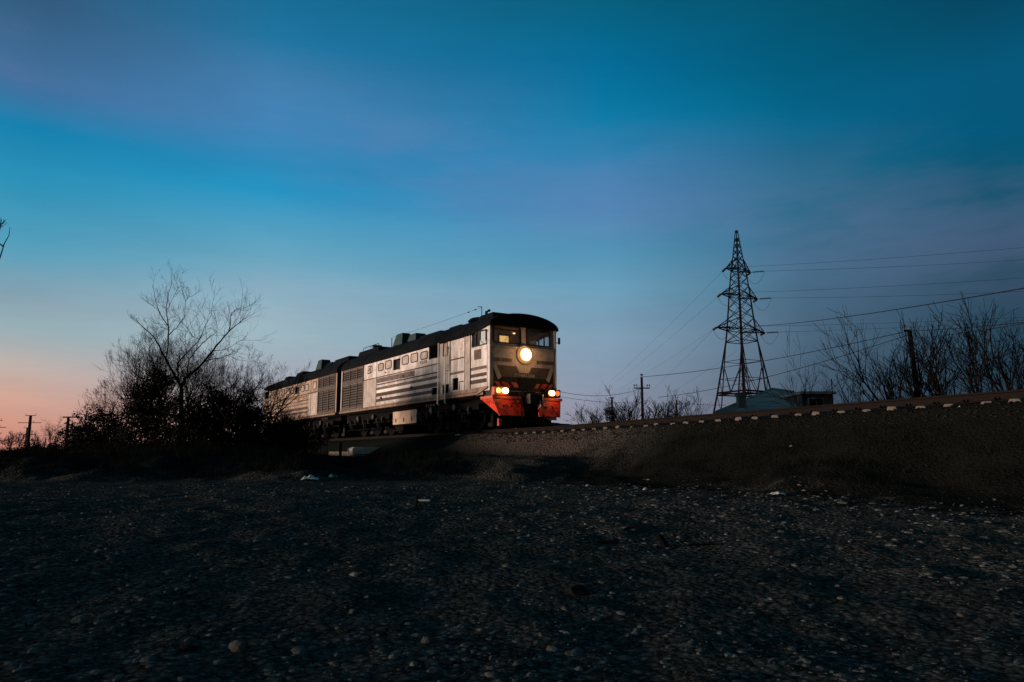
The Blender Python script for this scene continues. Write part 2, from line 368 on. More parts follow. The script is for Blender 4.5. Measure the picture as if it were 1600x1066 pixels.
# ---------------------------------------------------------------- terrain
def base_dist(x, y):
    yy = np.maximum(y, .5); px = 800+1160*x/yy
    return np.interp(px, [-1500, 100, 700, 1000, 1200, 1400, 1600, 2600], [17, 18, 19, 17.4, 13.4, 11.4, 10, 7.5])
def st_of(x, y):
    dx, dy = x-OX, y-OY; return dx*BV[0]+dy*BV[1], dx*NV[0]+dy*NV[1]
def terrain(x, y, fine=True):
    x = np.asarray(x, float); y = np.asarray(y, float)
    s, t = st_of(x, y)
    lip = fbm(x*.55, y*.55, 4, 5)
    d = y-base_dist(x, y)+lip*2.6
    dist = np.hypot(x, y)
    near = -1.0+.4*sstep(3, 13, dist)
    z = near+fbm(x*.35, y*.35, 3, 9)*.06
    far = -.03+fbm(x*.2, y*.2, 3, 31)*.10
    bank = sstep(-1.3, 2.2, d)
    z = z*(1-bank)+far*bank
    z = z+sstep(.6, 3., d)*.07*fbm(x*1.1, y*1.1, 3, 12)*2
    # left weedy mound
    px = 800+1160*x/np.maximum(y, .5)
    mound = sstep(560, 250, px)*sstep(2.0, 7, d)*(1-sstep(16, 30, d))
    z = z+.22*np.exp(-((px-280)/150.)**4)*sstep(2., 6, d)*(1-sstep(14, 24, d))
    z = z+mound*(.12+fbm(x*.5, y*.5, 3, 77)*.25)
    # track bed
    tz = rail_z(s)-CAMZ-.262+.10*sstep(-2., .5, s)
    q = np.maximum(.02-t, t-3.01)
    tr = tz-np.maximum(q, 0)*.58-np.clip(q, 0, 3)*fbm(x*.8, y*.8, 3, 3)*.25
    dip = np.exp(-((px-548)/34.)**2)*sstep(0., 2.5, d)*(1-sstep(31.5, 33.2, y))
    z = z-dip*.42
    k = .12
    hh = np.clip(.5+.5*(tr-z)/k, 0, 1)
    z = z*(1-hh)+tr*hh+k*hh*(1-hh)
    berm = sstep(3.3, 4.2, t)*(1-sstep(6.5, 9, t))*sstep(1., 4., s)*(1-sstep(60, 90, s))
    z = np.maximum(z, np.where(berm > 0, z+(tz+.262+.34+fbm(x*1.3, y*1.3, 3, 8)*.2-z)*berm, z))
    if fine:
        inb = (q < 0)
        amp = np.where(inb, .15, 1.)*(1-sstep(60, 200, dist))
        z = z+amp*(fbm(x*1.7, y*1.7, 4, 21)*.055+fbm(x*4.5, y*4.5, 3, 41)*.04)*(np.where(d < 0, .55+.45*sstep(16, 6, dist), 1.))
    z = np.where(dist > 120, z-(dist-120)*.0007, z)
    return z+CAMZ

def axis(lo, hi, step, far, g=1.09):
    a = list(np.arange(lo, hi+1e-6, step)); st = step
    while a[-1] < far: st *= g; a.append(a[-1]+st)
    st = step; b = []; v = lo
    while v > -far: st *= g; v -= st; b.append(v)
    return np.array(b[::-1]+a)
gx = axis(-13, 15, .085, 1800); gy = axis(1.5, 30, .085, 2200)
GX, GY = np.meshgrid(gx, gy); GZ = terrain(GX, GY)
nx, ny = len(gx), len(gy)
me = bpy.data.meshes.new('ground')
co = np.stack([GX.ravel(), GY.ravel(), GZ.ravel()], 1).astype(np.float32)
me.vertices.add(nx*ny); me.vertices.foreach_set('co', co.ravel())
ii = (np.arange(ny-1)[:, None]*nx+np.arange(nx-1)[None, :]).ravel()
q4 = np.stack([ii, ii+1, ii+nx+1, ii+nx], 1).astype(np.int32)
me.loops.add(q4.size); me.loops.foreach_set('vertex_index', q4.ravel())
me.polygons.add(len(q4)); me.polygons.foreach_set('loop_start', np.arange(0, q4.size, 4, dtype=np.int32))
me.polygons.foreach_set('loop_total', np.full(len(q4), 4, np.int32)) if bpy.app.version < (4, 1) else None
me.polygons.foreach_set('use_smooth', np.ones(len(q4), bool)); me.update(); me.validate()

def ground_mat():
    m = bpy.data.materials.new('dark_gravelly_dirt'); m.use_nodes = True; t = NT(m.node_tree); t.n.clear()
    out = t.node('ShaderNodeOutputMaterial'); p = t.node('ShaderNodeBsdfPrincipled'); t.l.new(p.outputs[0], out.inputs[0])
    co = t.node('ShaderNodeTexCoord').outputs['Object']
    big = t.noise(co, .35, 5, .6); med = t.noise(co, 2.1, 6, .65); fine = t.noise(co, 9, 8, .72)
    c = t.ramp(med, [(.3, (.112, .122, .105)), (.72, (.225, .240, .208))])
    c = t.mix(t.math('MULTIPLY', t.maprange(big, .5, .62, smooth=True), .5), c, (.19, .175, .155))
    c = t.mix(t.math('MULTIPLY', t.maprange(fine, .54, .68), .5), c, (.29, .30, .275))
    c = t.mix(t.math('MULTIPLY', t.maprange(fine, .48, .36), .5), c, (.03, .038, .036))
    for vs, lo, hi in ((19, .65, 1.45), (44, .68, 1.38)):
        vc = t.node('ShaderNodeTexVoronoi'); vc.inputs['Scale'].default_value = vs; t.l.new(co, vc.inputs['Vector'])
        sc_ = t.node('ShaderNodeSeparateColor'); t.l.new(vc.outputs['Color'], sc_.inputs[0])
        k_ = t.maprange(sc_.outputs[0], 0, 1, lo, hi); k_ = t.math('MULTIPLY', k_, t.maprange(vc.outputs['Distance'], .02, .55, 1.15, .45))
        cb = t.node('ShaderNodeCombineColor'); [t.l.new(k_, q) for q in cb.inputs]
        c = t.mix(1., c, cb.outputs[0], 'MULTIPLY')
    # distance from track centre line -> brownish ballast / embankment gravel ; grass soil on the bank
    sp = t.node('ShaderNodeSeparateXYZ'); t.l.new(co, sp.inputs[0])
    dx = t.math('SUBTRACT', sp.outputs[0], OX); dy = t.math('SUBTRACT', sp.outputs[1], OY)
    tt = t.math('ADD', t.math('MULTIPLY', dx, float(NV[0])), t.math('MULTIPLY', dy, float(NV[1])))
    ss = t.math('ADD', t.math('MULTIPLY', dx, float(BV[0])), t.math('MULTIPLY', dy, float(BV[1])))
    off = t.math('ABSOLUTE', t.math('SUBTRACT', tt, 1.515))
    bal = t.maprange(t.math('ADD', off, t.math('MULTIPLY', t.math('SUBTRACT', big, .5), 6.)), 6.0, 3.8, smooth=True)
    gravel = t.ramp(fine, [(.3, (.028, .024, .021)), (.7, (.105, .091, .08))])
    c = t.mix(t.math('MULTIPLY', bal, t.maprange(ss, -10.5, -5.5, smooth=True)), c, gravel)
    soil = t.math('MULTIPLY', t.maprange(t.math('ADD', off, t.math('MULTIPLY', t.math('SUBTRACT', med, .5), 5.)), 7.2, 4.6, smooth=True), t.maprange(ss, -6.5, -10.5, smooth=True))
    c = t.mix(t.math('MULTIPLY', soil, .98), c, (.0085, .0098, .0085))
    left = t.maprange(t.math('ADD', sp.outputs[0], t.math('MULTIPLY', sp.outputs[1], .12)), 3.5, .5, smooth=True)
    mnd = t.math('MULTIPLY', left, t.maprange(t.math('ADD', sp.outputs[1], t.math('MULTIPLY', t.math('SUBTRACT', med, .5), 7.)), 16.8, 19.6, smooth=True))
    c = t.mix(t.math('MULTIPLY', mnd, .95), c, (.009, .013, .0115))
    t.put(p.inputs['Base Color'], c); p.inputs['Roughness'].default_value = 1.; p.inputs['Specular IOR Level'].default_value = 0.
    b = t.node('ShaderNodeBump'); b.inputs['Strength'].default_value = .9; b.inputs['Distance'].default_value = .06
    vo = t.node('ShaderNodeTexVoronoi'); vo.inputs['Scale'].default_value = 19; t.l.new(co, vo.inputs['Vector'])
    hgt = t.math('ADD', t.math('MULTIPLY', fine, .8), t.math('MULTIPLY', vo.outputs['Distance'], -.9))
    t.l.new(t.math('MULTIPLY', hgt, t.maprange(soil, 0, 1, 1., .35)), b.inputs['Height']); t.l.new(b.outputs[0], p.inputs['Normal'])
    return m
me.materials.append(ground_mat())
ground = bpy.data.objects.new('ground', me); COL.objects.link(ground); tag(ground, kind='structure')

def tz(x, y): return float(terrain(np.array([x]), np.array([y]))[0])

def scatter_mesh(name, pos, size, kinds, mat, rng, flat=.6, normal_jit=1.):
    """join many small irregular stones into one mesh; kinds = list of (verts, faces) numpy"""
    V = []; Fc = []; o = 0
    for p, s in zip(pos, size):
        v, f = kinds[rng.integers(len(kinds))]
        a = rng.random()*6.28; ca, sa = math.cos(a), math.sin(a)
        sc = np.array([s*(.8+.7*rng.random()), s*(.7+.5*rng.random()), s*flat*(.6+.6*rng.random())])
        q = v*sc; q = np.stack([q[:, 0]*ca-q[:, 1]*sa, q[:, 0]*sa+q[:, 1]*ca, q[:, 2]], 1)+p
        V.append(q); Fc.append(f+o); o += len(v)
    V = np.concatenate(V); Fc = np.concatenate(Fc)
    m_ = bpy.data.meshes.new(name); m_.from_pydata(V.tolist(), [], Fc.tolist()); m_.materials.append(mat); m_.update()
    ob = bpy.data.objects.new(name, m_); COL.objects.link(ob); return ob
def ico(sub, seed, jit=.22):
    import bmesh
    bm = bmesh.new(); bmesh.ops.create_icosphere(bm, subdivisions=sub, radius=1.)
    v = np.array([x.co[:] for x in bm.verts]); f = np.array([[q.index for q in x.verts] for x in bm.faces]); bm.free()
    r = np.random.default_rng(seed)
    k = r.normal(size=(5, 3)); k /= np.linalg.norm(k, axis=1)[:, None]
    for d in k:                                   # random facets
        cut = .55+.3*r.random(); e = v@d; v = v-np.maximum(e-cut, 0)[:, None]*d*.85
    v = v*(1+jit*(r.random((len(v), 1))-.5)); return v, f
stones_lo = [ico(1, k) for k in range(6)]; stones_hi = [ico(2, 20+k, .12) for k in range(6)]
rng = np.random.default_rng(4)

# loose gravel on the open ground
N = 26000
ang = rng.uniform(-.66, .66, N); rad = 3.1+13.5*rng.random(N)**1.25
X = rad*np.sin(ang); Y = rad*np.cos(ang)
clump = fbm(X*.8, Y*.8, 3, 60); keep = rng.random(N) < np.clip(.55+clump*2.4, .08, 1); keep &= (Y-base_dist(X, Y)) < -1.0+rng.normal(0, .6, N)
X, Y, rad = X[keep], Y[keep], rad[keep]
sz = np.minimum(.0045*np.exp(rng.exponential(.55, len(X))), .030)*(.75+rad*.045)
P = np.stack([X, Y, terrain(X, Y)-sz*.05], 1)
g = scatter_mesh('gravel', P, sz, stones_lo, M['pebble'], rng, flat=.55); tag(g, 'loose pebbles spread over the dark open ground', 'gravel', kind='stuff')

# lumps of hard dirt between the pebbles
N = 900
ang = rng.uniform(-.64, .64, N); rad = 3.2+12*rng.random(N)**1.1; X = rad*np.sin(ang); Y = rad*np.cos(ang)
keep = (fbm(X*.6, Y*.6, 3, 90) > .02) & (Y < base_dist(X, Y)-1.2); X, Y, rad = X[keep], Y[keep], rad[keep]
sz = rng.uniform(.018, .05, len(X))*(.8+rad*.03); P = np.stack([X, Y, terrain(X, Y)-sz*.1], 1)
M['clod'] = material('dark_dirt_lumps', spec=.0, base=(.085, .095, .088), rough=1., vary=.5, vscale=9, second=(.16, .16, .145), sec_amt=.5, sec_scale=14, bump=.6, bscale=30)
g = scatter_mesh('dirt_lumps', P, sz, stones_hi, M['clod'], rng, flat=.5); tag(g, 'low lumps of hard dark dirt scattered between the pebbles', 'dirt', kind='stuff')

# ballast round the sleepers
N = 9000
s_ = rng.uniform(-23, 6, N); t_ = rng.uniform(-.45, 3.3, N)
keep = (np.abs(t_-.755) > .09) & (rng.random(N) < np.where(t_ < 1.2, 1., .5)); s_, t_ = s_[keep], t_[keep]
X = OX+BV[0]*s_+NV[0]*t_; Y = OY+BV[1]*s_+NV[1]*t_; sz = rng.uniform(.018, .038, len(X))
P = np.stack([X, Y, terrain(X, Y)+sz*.2], 1)
M['ballast'] = material('brown_ballast', spec=.03, base=(.016, .015, .013), rough=.9, vary=.4, vscale=3, second=(.008, .0075, .006), sec_amt=.6, sec_scale=7)
g = scatter_mesh('ballast', P, sz, stones_lo, M['ballast'], rng, flat=.8); tag(g, 'brown crushed stone ballast around the sleeper ends', 'ballast', kind='stuff')

# ---------------------------------------------------------------- railway track
track = thing('railway_track', 'rusty railway track on concrete sleepers running along the embankment top', 'railway track')
def rail(t0, name='rail'):
    prof = [(-.075, -.18), (.075, -.18), (.075, -.168), (.012, -.15), (.012, -.045), (.037, -.034), (.037, -.004), (.03, 0), (-.03, 0), (-.037, -.004), (-.037, -.034), (-.012, -.045), (-.012, -.15), (-.075, -.168)]
    mb = MB(); rings = []
    for s in list(np.arange(-27, 6, 1.))+list(np.arange(6, 140, 8)):
        rings.append([track_pt(s, t0+a, b) for a, b in prof])
    mb.loft(rings); return mb.build(name, M['rust'], track)
rail(.755); rail(2.275)
# one pre-stressed sleeper: trapezoid section, sloping ends
def sleeper_mesh():
    mb = MB()
    ys = [(.0, -.02, .09), (.12, -.004, .10), (.55, 0., .11), (.95, 0., .11), (1.38, -.035, .085)]
    full = ys+[(2.76-a, b, c_) for a, b, c_ in ys[-2::-1]]
    rings = [[(a-1.38, -hw-.03, -.2), (a-1.38, hw+.03, -.2), (a-1.38, hw, top-.02), (a-1.38, hw-.02, top), (a-1.38, -hw+.02, top), (a-1.38, -hw, top-.02)] for a, top, hw in full]
    mb.loft(rings); return mb.mesh('sleeper', M['sleeper'])
slm = sleeper_mesh()
k = 0
for s in np.arange(-24.5, 37, .545):
    p = track_pt(s, 1.515, -.186+rng.uniform(-.006, .006))
    put('sleeper', slm, track, (p[0]+rng.uniform(-.04, .04), p[1]+rng.uniform(-.04, .04), p[2]+rng.uniform(-.010, .006)), (rng.uniform(-.05, .05), rng.uniform(-.012, .012), YAW+rng.uniform(-.035, .035)))
# rail clips and fishplate, small steel bits joined
mb = MB()
for s in np.arange(-24.5, 6, .545):
    for t0 in (.755, 2.275):
        for sg in (-1, 1):
            a = track_pt(s-.05, t0+sg*.075, -.172); b = track_pt(s+.05, t0+sg*.15, -.125)
            mb.tube([track_pt(s, t0+sg*.06, -.155), track_pt(s, t0+sg*.10, -.12), track_pt(s, t0+sg*.15, -.165)], .017, 5)
o = mb.build('rail_clip', M['rust'], track); o['kind'] = 'stuff'

# ---------------------------------------------------------------- locomotive
# local axes of each section: x = t (0 near wall .. 3.03 far wall), y = s (0 cab face .. back), z = h above rail
def wall_panel(mb, us, vs, holes, mapf, thick=.05):
    """sheet with rectangular holes; mapf(u, v, d) -> point, d = depth behind the face"""
    us = sorted(set(list(us)+[h[0] for h in holes]+[h[1] for h in holes])); vs = sorted(set(list(vs)+[h[2] for h in holes]+[h[3] for h in holes]))
    def solid(i, j):
        if i < 0 or j < 0 or i >= len(us)-1 or j >= len(vs)-1: return False
        u = (us[i]+us[i+1])/2; v = (vs[j]+vs[j+1])/2
        return not any(h[0] < u < h[1] and h[2] < v < h[3] for h in holes)
    for i in range(len(us)-1):
        for j in range(len(vs)-1):
            if not solid(i, j): continue
            a, b, c_, d = us[i], us[i+1], vs[j], vs[j+1]
            mb.quad(mapf(a, c_, 0), mapf(b, c_, 0), mapf(b, d, 0), mapf(a, d, 0))
            mb.quad(mapf(a, c_, thick), mapf(a, d, thick), mapf(b, d, thick), mapf(b, c_, thick))
            for (ni, nj, p, q) in ((i-1, j, (a, c_), (a, d)), (i+1, j, (b, d), (b, c_)), (i, j-1, (b, c_), (a, c_)), (i, j+1, (a, d), (b, d))):
                if not solid(ni, nj): mb.quad(mapf(*p, 0), mapf(*q, 0), mapf(*q, thick), mapf(*p, thick))
    return mb

def rr(cx, cy, hw, hh, r, n=4):
    pts = []
    for (sx, sy, a0) in ((1, 1, 0), (-1, 1, 90), (-1, -1, 180), (1, -1, 270)):
        for k in range(n+1):
            a = math.radians(a0+90*k/n); pts.append((cx+sx*(hw-r)+r*math.cos(a), cy+sy*(hh-r)+r*math.sin(a)))
    return pts
def ring_frame(mb, pts3, rad=.015, n=5):
    mb.tube(list(pts3)+[pts3[0], pts3[1]], rad, n, cap=False); return mb

ROOF_E, ROOF_T = 3.70, 4.56
def roof_z(t, edge=ROOF_E, top=4.56):
    a = abs(t-1.515)/1.565
    return edge+(top-edge)*max(0., 1-min(1., a)**2)**.55

def make_section(root, L, parity, front):
    PW = M['white'] if parity == 0 else M['white_shaded']
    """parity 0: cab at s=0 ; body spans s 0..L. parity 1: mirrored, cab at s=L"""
    Y = (lambda s: s) if parity == 0 else (lambda s: L-s)
    P = lambda t, s, h: (t, Y(s), h)
    bodyE = L
    # side walls
    def edge_top(s): return ROOF_E+max(0, (1.5-s)/1.5)*.20
    for side in (0, 1):
        T = 0. if side == 0 else WID; sg = 1 if side == 0 else -1
        mapf = lambda u, v, d: (T+sg*d, Y(u), v if v < 3.69 else v+(edge_top(u)-ROOF_E))
        holes = [(.20, 1.33, 3.16, 3.70-.02)]
        if side == 0:
            holes += [(4.17, 5.14, 3.11, 3.66), (8.25, 8.98, 3.01, 3.49), (3.40, 3.80, 3.09, 3.62)]
            holes += [(4.10, 4.86, 1.55, 1.84), (3.27, 3.85, 1.53, 1.90), (2.47, 2.94, 1.60, 2.09)]
            if parity == 1: holes = [(.20, 1.33, 3.16, 3.68), (8.1, 8.95, 2.99, 3.40), (11.0, 11.9, 1.5, 2.0)]
        else:
            holes = [(.45, 1.40, 3.30, 3.70)] if parity == 0 else []
        holes += [(12.95, 16.0, 3.0, 3.55), (12.95, 16.0, 1.55, 2.77)] if side == 0 else []
        mb = MB(); wall_panel(mb, [0, .5, 1.0, 1.5]+list(np.arange(2, L, 2.))+[L], [1.40, 1.75, 3.69, 3.70] if True else [], holes, mapf, .045)
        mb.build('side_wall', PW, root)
    # end walls
    mb = MB(); mb.box(P(.05, L-.05, 1.4), P(2.98, L, 3.70)); mb.prism([(.05, 3.7), (2.98, 3.7)]+[(t, roof_z(t)-.02) for t in np.linspace(2.98, .05, 11)], 1, Y(L-.05), Y(L))
    mb.build('end_wall', M['black'], root)
    # dark machinery mass inside, behind holes
    mb = MB(); mb.box(P(.35, 2.1, 1.45), P(2.7, L-.4, 3.55)); mb.build('engine_room', M['dark'], root)
    # roof
    mb = MB(); ts = [1.515-1.565*math.cos(math.pi*k/18) for k in range(19)]
    def ring(s):
        f = min(1, max(0, s)/2.0); top = 4.40+(ROOF_T-4.40)*math.sin(f*math.pi/2)
        ed = edge_top(s)
        e2 = ed if s > .01 else ed+.0
        return [(t, Y(s), e2+(top-e2)*max(0., 1-min(1., abs(t-1.515)/1.565)**2)**.55) for t in ts]
    ss = [-.10, .25, .6, 1.0, 1.5, 2.0]+list(np.linspace(3, L+.02, 9))
    outer = [[(1.515-1.565, Y(s), edge_top(s)-.05)]+ring(s)+[(1.515+1.565, Y(s), edge_top(s)-.05)] for s in ss]
    mb.loft(outer, cap=False, close=False)
    r0 = outer[0]; mb.loft([r0, [(x, Y(-.06), z) for x, y, z in r0]])        # solid brow over the windscreens
    mb.build('roof', M['roof'], root, smooth=True)
    mb = MB()                              # roof panel joints
    for s in (2.0, 4.5, 6.1, 8.8, 10.4, 12.9): mb.tube([(t, Y(s), z-.004) for t, _, z in ring(s)], .016, 4)
    mb.build('roof_seam', M['roof'], root)
    # cant-rail gutter
    mb = MB(); mb.tube([(-.035, Y(s), edge_top(s)-.045) for s in (0, .75, 1.5, L)], .022, 5); mb.build('gutter', M['roof'], root)
    # sill
    mb = MB()
    mb.prism([(Y(L), 1.29), (Y(.85), 1.29), (Y(.10), 1.50), (Y(.10), 1.56), (Y(L), 1.40)] if parity == 0 else [(Y(L), 1.29), (Y(.4), 1.29), (Y(.4), 1.40), (Y(L), 1.40)], 0, -.06, .0-.003)
    mb.box(P(0, .5, 1.27), P(WID, L, 1.42)); mb.build('sill', M['sill'], root)
    mb = MB(); mb.box(P(-.075, .9, 1.375), P(-.004, L, 1.40)); mb.box(P(-.085, 1.0, 1.275), P(-.004, L, 1.30)); mb.build('sill_rail', M['seam'], root)
    # ribs, seams
    mb = MB()
    if parity == 0:
        mb.box(P(-.028, 1.69, 2.825), P(0, 3.15, 2.87)); mb.box(P(-.028, 4.15, 2.81), P(0, 12.84, 2.85))
    else: mb.box(P(-.028, 1.6, 2.80), P(0, 12.84, 2.845))
    mb.build('waist_rib', M['seam'], root)
    for s in ((11.09, 12.84, 4.13, 3.17) if parity == 0 else (11.5, 12.84)):
        mb = MB(); mb.box(P(-.012, s-.018, 1.42), P(0, s+.018, 3.68)); mb.build('panel_seam', M['seam'], root)
    mb = MB(); mb.box(P(-.03, 1.44, 1.42), P(-.002, 1.92, 3.64)); mb.box(P(-.045, 1.44, 1.42), P(-.03, 1.49, 3.64)); mb.box(P(-.045, 1.87, 1.42), P(-.03, 1.92, 3.64))
    mb.build('pilaster', M['pale'], root)
    # patch panel by the louvres
    mb = MB(); mb.box(P(-.008, 11.12, 1.44), P(-.001, 12.82, 2.79)); mb.build('patch_panel', M['pale'], root)
    # stripes
    def stripe(a, b, h0, h1, m_, h0b=None, h1b=None, proud=.006):
        h0b = h0 if h0b is None else h0b; h1b = h1 if h1b is None else h1b
        mb = MB(); mb.loft([[(-proud, Y(a), h0), (-proud, Y(a), h1), (-.0005, Y(a), h1), (-.0005, Y(a), h0)], [(-proud, Y(b), h0b), (-proud, Y(b), h1b), (-.0005, Y(b), h1b), (-.0005, Y(b), h0b)]])
        return mb.build('stripe', m_, root)
    stripe(.22, 1.43, 2.24, 2.36, M['stripe_mid']); stripe(.22, 1.43, 1.97, 2.10, M['stripe']); stripe(.22, 1.43, 1.72, 1.87, M['stripe'])
    if parity == 0:
        stripe(1.93, 3.14, 2.24, 2.33, M['stripe_mid'])
        stripe(4.16, 11.05, 2.44, 2.50, M['stripe']); stripe(4.16, 11.05, 2.21, 2.33, M['stripe_mid']); stripe(4.16, 11.05, 2.06, 2.19, M['bright'], None, None, .004)
        stripe(4.16, 11.05, 1.88, 2.05, M['stripe']); stripe(4.88, 11.05, 1.62, 1.76, M['stripe'])
        stripe(6.6, 11.05, 2.52, 2.78, M['stripe_mid'], 2.56, 2.78, .003)
    else:
        for (h0, h1, mm) in ((2.42, 2.47, 'stripe'), (2.2, 2.29, 'stripe_mid'), (1.88, 2.04, 'stripe'), (1.66, 1.76, 'stripe')): stripe(1.93, 10.9, h0, h1, M[mm])
    # portholes with raised rims and pale panes
    ports = [(5.63, 3.335, .33, .165), (6.65, 3.345, .36, .19), (7.62, 3.345, .34, .19), (9.6, 3.335, .35, .19), (10.55, 3.315, .32, .17)] if parity == 0 else \
            [(2.7, 3.3, .3, .2), (3.9, 3.3, .3, .2), (5.2, 3.3, .3, .2), (6.4, 3.28, .33, .2), (7.4, 3.26, .3, .2), (9.7, 3.24, .33, .2), (10.6, 3.24, .33, .2), (12.2, 3.24, .34, .22)]
    for (cs, ch, hw, hh) in ports:
        pts = [(-.012, Y(a), b) for a, b in rr(cs, ch, hw, hh, .09)]
        mb = MB(); ring_frame(mb, pts, .024, 5); fo = mb.build('porthole', M['seam'], root)
        mb = MB(); mb.loft([[(-.006, y_, z_) for _, y_, z_ in pts], [(-.0015, y_, z_) for _, y_, z_ in pts]]); mb.build('pane', M['cream'] if random.random() < .0 else M['pale'], fo)
    # window frames of open windows
    for (a, b, h0, h1) in ([(4.17, 5.14, 3.11, 3.66), (8.25, 8.98, 3.01, 3.49)] if parity == 0 else [(8.1, 8.95, 2.99, 3.40)]):
        mb = MB(); mb.tube([P(-.01, a, h0), P(-.01, b, h0), P(-.01, b, h1), P(-.01, a, h1), P(-.01, a, h0), P(-.01, b, h0)], .018, 4); f_ = mb.build('window', M['seam'], root)
        mb = MB(); mb.box(P(.05, a-.02, h0-.02), P(.055, b+.02, h1+.02)); mb.build('pane', M['pane'] if a > 8 else M['dark'], f_)
    # louvre bank
    cols = ((12.97, 13.74), (13.84, 14.80), (14.92, 15.97))
    for (h0, h1, n) in ((1.55, 2.77, 9), (3.0, 3.55, 5)):
        for (a, b) in cols:
            fr = MB(); fr.box(P(.03, a, h0), P(.06, b, h1)); lp = fr.build('louvre_panel', M['dark'], root)
            e = MB(); st = (h1-h0)/n
            e.loft([[(-.012, Y(a+.01), -st*.35), (.028, Y(a+.01), st*.40), (.034, Y(a+.01), st*.40), (-.004, Y(a+.01), -st*.38)], [(-.012, Y(b-.01), -st*.35), (.028, Y(b-.01), st*.40), (.034, Y(b-.01), st*.40), (-.004, Y(b-.01), -st*.38)]])
            sm = e.mesh('slat', M['louvre'])
            for k in range(n): put('slat', sm, lp, (0, 0, h0+st*(k+.5)))
    mb = MB()
    for s in (12.92, 13.79, 14.86, 16.02):
        mb.box(P(-.03, s-.045, 1.42), P(.03, s+.045, 3.62))
    mb.box(P(-.026, 12.9, 2.78), P(.03, 16.05, 2.99)); mb.box(P(-.026, 12.9, 1.42), P(.03, 16.05, 1.54)); mb.box(P(-.026, 12.9, 3.56), P(.03, 16.05, 3.66))
    mb.build('louvre_frame', M['louvre'], root)
    # underframe
    mb = MB(); mb.box(P(.35, .9, .95), P(2.68, L-.1, 1.27)); mb.build('underframe', M['under'], root)
    # bogies
    for bc in (3.9, 12.55):
        bg_ = MB()
        for T in (.12, 2.73):
            pr = [(Y(bc-2.9), .75), (Y(bc-2.9), .98), (Y(bc-1.2), 1.08), (Y(bc+1.2), 1.08), (Y(bc+2.9), .98), (Y(bc+2.9), .75), (Y(bc+1.2), .80), (Y(bc-1.2), .80)]
            bg_.prism(pr, 0, T, T+.18)
        bg_.box(P(.3, bc-2.8, .8), P(2.73, bc-2.6, .95)); bg_.box(P(.3, bc+2.6, .8), P(2.73, bc+2.8, .95))
        bog = bg_.build('bogie', M['under'], root)
        wh = MB(); wh.lathe((0, 0, 0), 0, [(.06, -.2), (.16, -.2), (.18, -.07), (.42, -.04), (.45, -.06), (.525, -.06), (.525, .05), (.555, .075), (.54, .1), (.18, .08), (.06, .08)], 28)
        wm = wh.mesh('wheel', M['under'], True)
        tr_ = MB(); tr_.lathe((0, 0, 0), 0, [(.47, -.066), (.524, -.064), (.524, -.058), (.47, -.058)], 28); tm = tr_.mesh('tyre', M['steel'])
        jb = MB(); jb.box((-.14, -.17, -.17), (.02, .17, .17), .03); jb.lathe((-.14, 0, 0), 0, [(.12, -.05), (.13, -.03), (.13, .01)], 14); jm = jb.mesh('axle_box', M['under'], True)
        sp = MB()
        pts = [(.05*0+.085*math.cos(a), .085*math.sin(a), .25*a/(2*math.pi*5)) for a in np.linspace(0, 2*math.pi*5, 50)]
        sp.tube(pts, .017, 5); spm = sp.mesh('spring', M['steel'])
        for dx in (-1.85, 0, 1.85):
            a = bc+dx
            o = put('wheel', wm, bog, (.755, Y(a), .52)); 
            o2 = put('wheel', wm, bog, (2.275, Y(a), .52), (0, 0, math.pi))
            mbx = MB(); mbx.cyl((0, Y(a), .52), 0, .09, .3, 2.7, 12); mbx.build('axle', M['under'], bog)
            put('axle_box', jm, bog, (.14, Y(a), .52)); put('axle_box', jm, bog, (2.89, Y(a), .52), (0, 0, math.pi))
            for q in (-.36, .36): put('spring', spm, bog, (.10, Y(a+q), .60))
        for dx in (-1.85, 0, 1.85):
            mbx = MB(); mbx.box(P(.86, bc+dx-.78, .10), P(2.17, bc+dx+.80, .92), .06); mbx.build('traction_motor', M['black'], bog)
        rg = MB()
        for dx in (-1.85, 0, 1.85):
            a = bc+dx
            for q in (-.62, .62):
                rg.prism([(Y(a+q*.93)-.035, .30), (Y(a+q*.93)+.035, .30), (Y(a+q)+.035, .78), (Y(a+q)-.035, .78)], 0, .66, .86)
            rg.tube([P(.05, a-.62, .62), P(.05, a+.62, .62)], .02, 5); rg.tube([P(.03, a+.3, .95), P(.06, a+.62, .45), P(.06, a+.55, .22)], .022, 5)
        rg.tube([P(.02, bc-2.4, .33), P(.02, bc+2.4, .33)], .018, 5); rg.build('brake_rigging', M['under'], bog)
        for q in (-1.1, 1.0):
            bc_ = MB(); bc_.cyl((.0, Y(bc+q), .92), 0, .12, -.02, .14, 14); bc_.build('brake_cylinder', M['steel'], bog)
        for q in (-2.3, .9, 2.35):
            bc_ = MB(); bc_.tube([P(.02, bc+q, .88), P(-.02, bc+q, .70)], [.035, .05], 8); bc_.build('sand_pipe', M['steel'], bog)
    # tank between bogies
    mb = MB(); mb.box(P(.12, 6.46, .38), P(2.9, 9.1, 1.08)); tk = mb.build('fuel_tank', M['under'], root)
    if parity == 0:
        mb = MB(); mb.box(P(.06, 6.47, .44), P(.12, 9.08, 1.04), .012); mb.build('tank_cover', M['cream'], tk)
        mb = MB()
        for s in (6.93, 7.81, 8.69): mb.prism(rr(Y(s), .63, .04, .10, .035), 0, .04, .061)
        mb.build('tank_slot', M['black'], tk)
        # sand or air couplings row of four pale caps
        for q in range(4):
            mb = MB(); mb.cyl((0, Y(5.25-q*.24), 1.11), 0, .055, -.05, .06, 12); mb.build('air_valve', M['steel'], root)
    else:
        for q in range(4):
            mb = MB(); mb.cyl((0, Y(14.9-q*.3), 1.13), 0, .055, -.05, .06, 12); mb.build('air_valve', M['steel'], root)
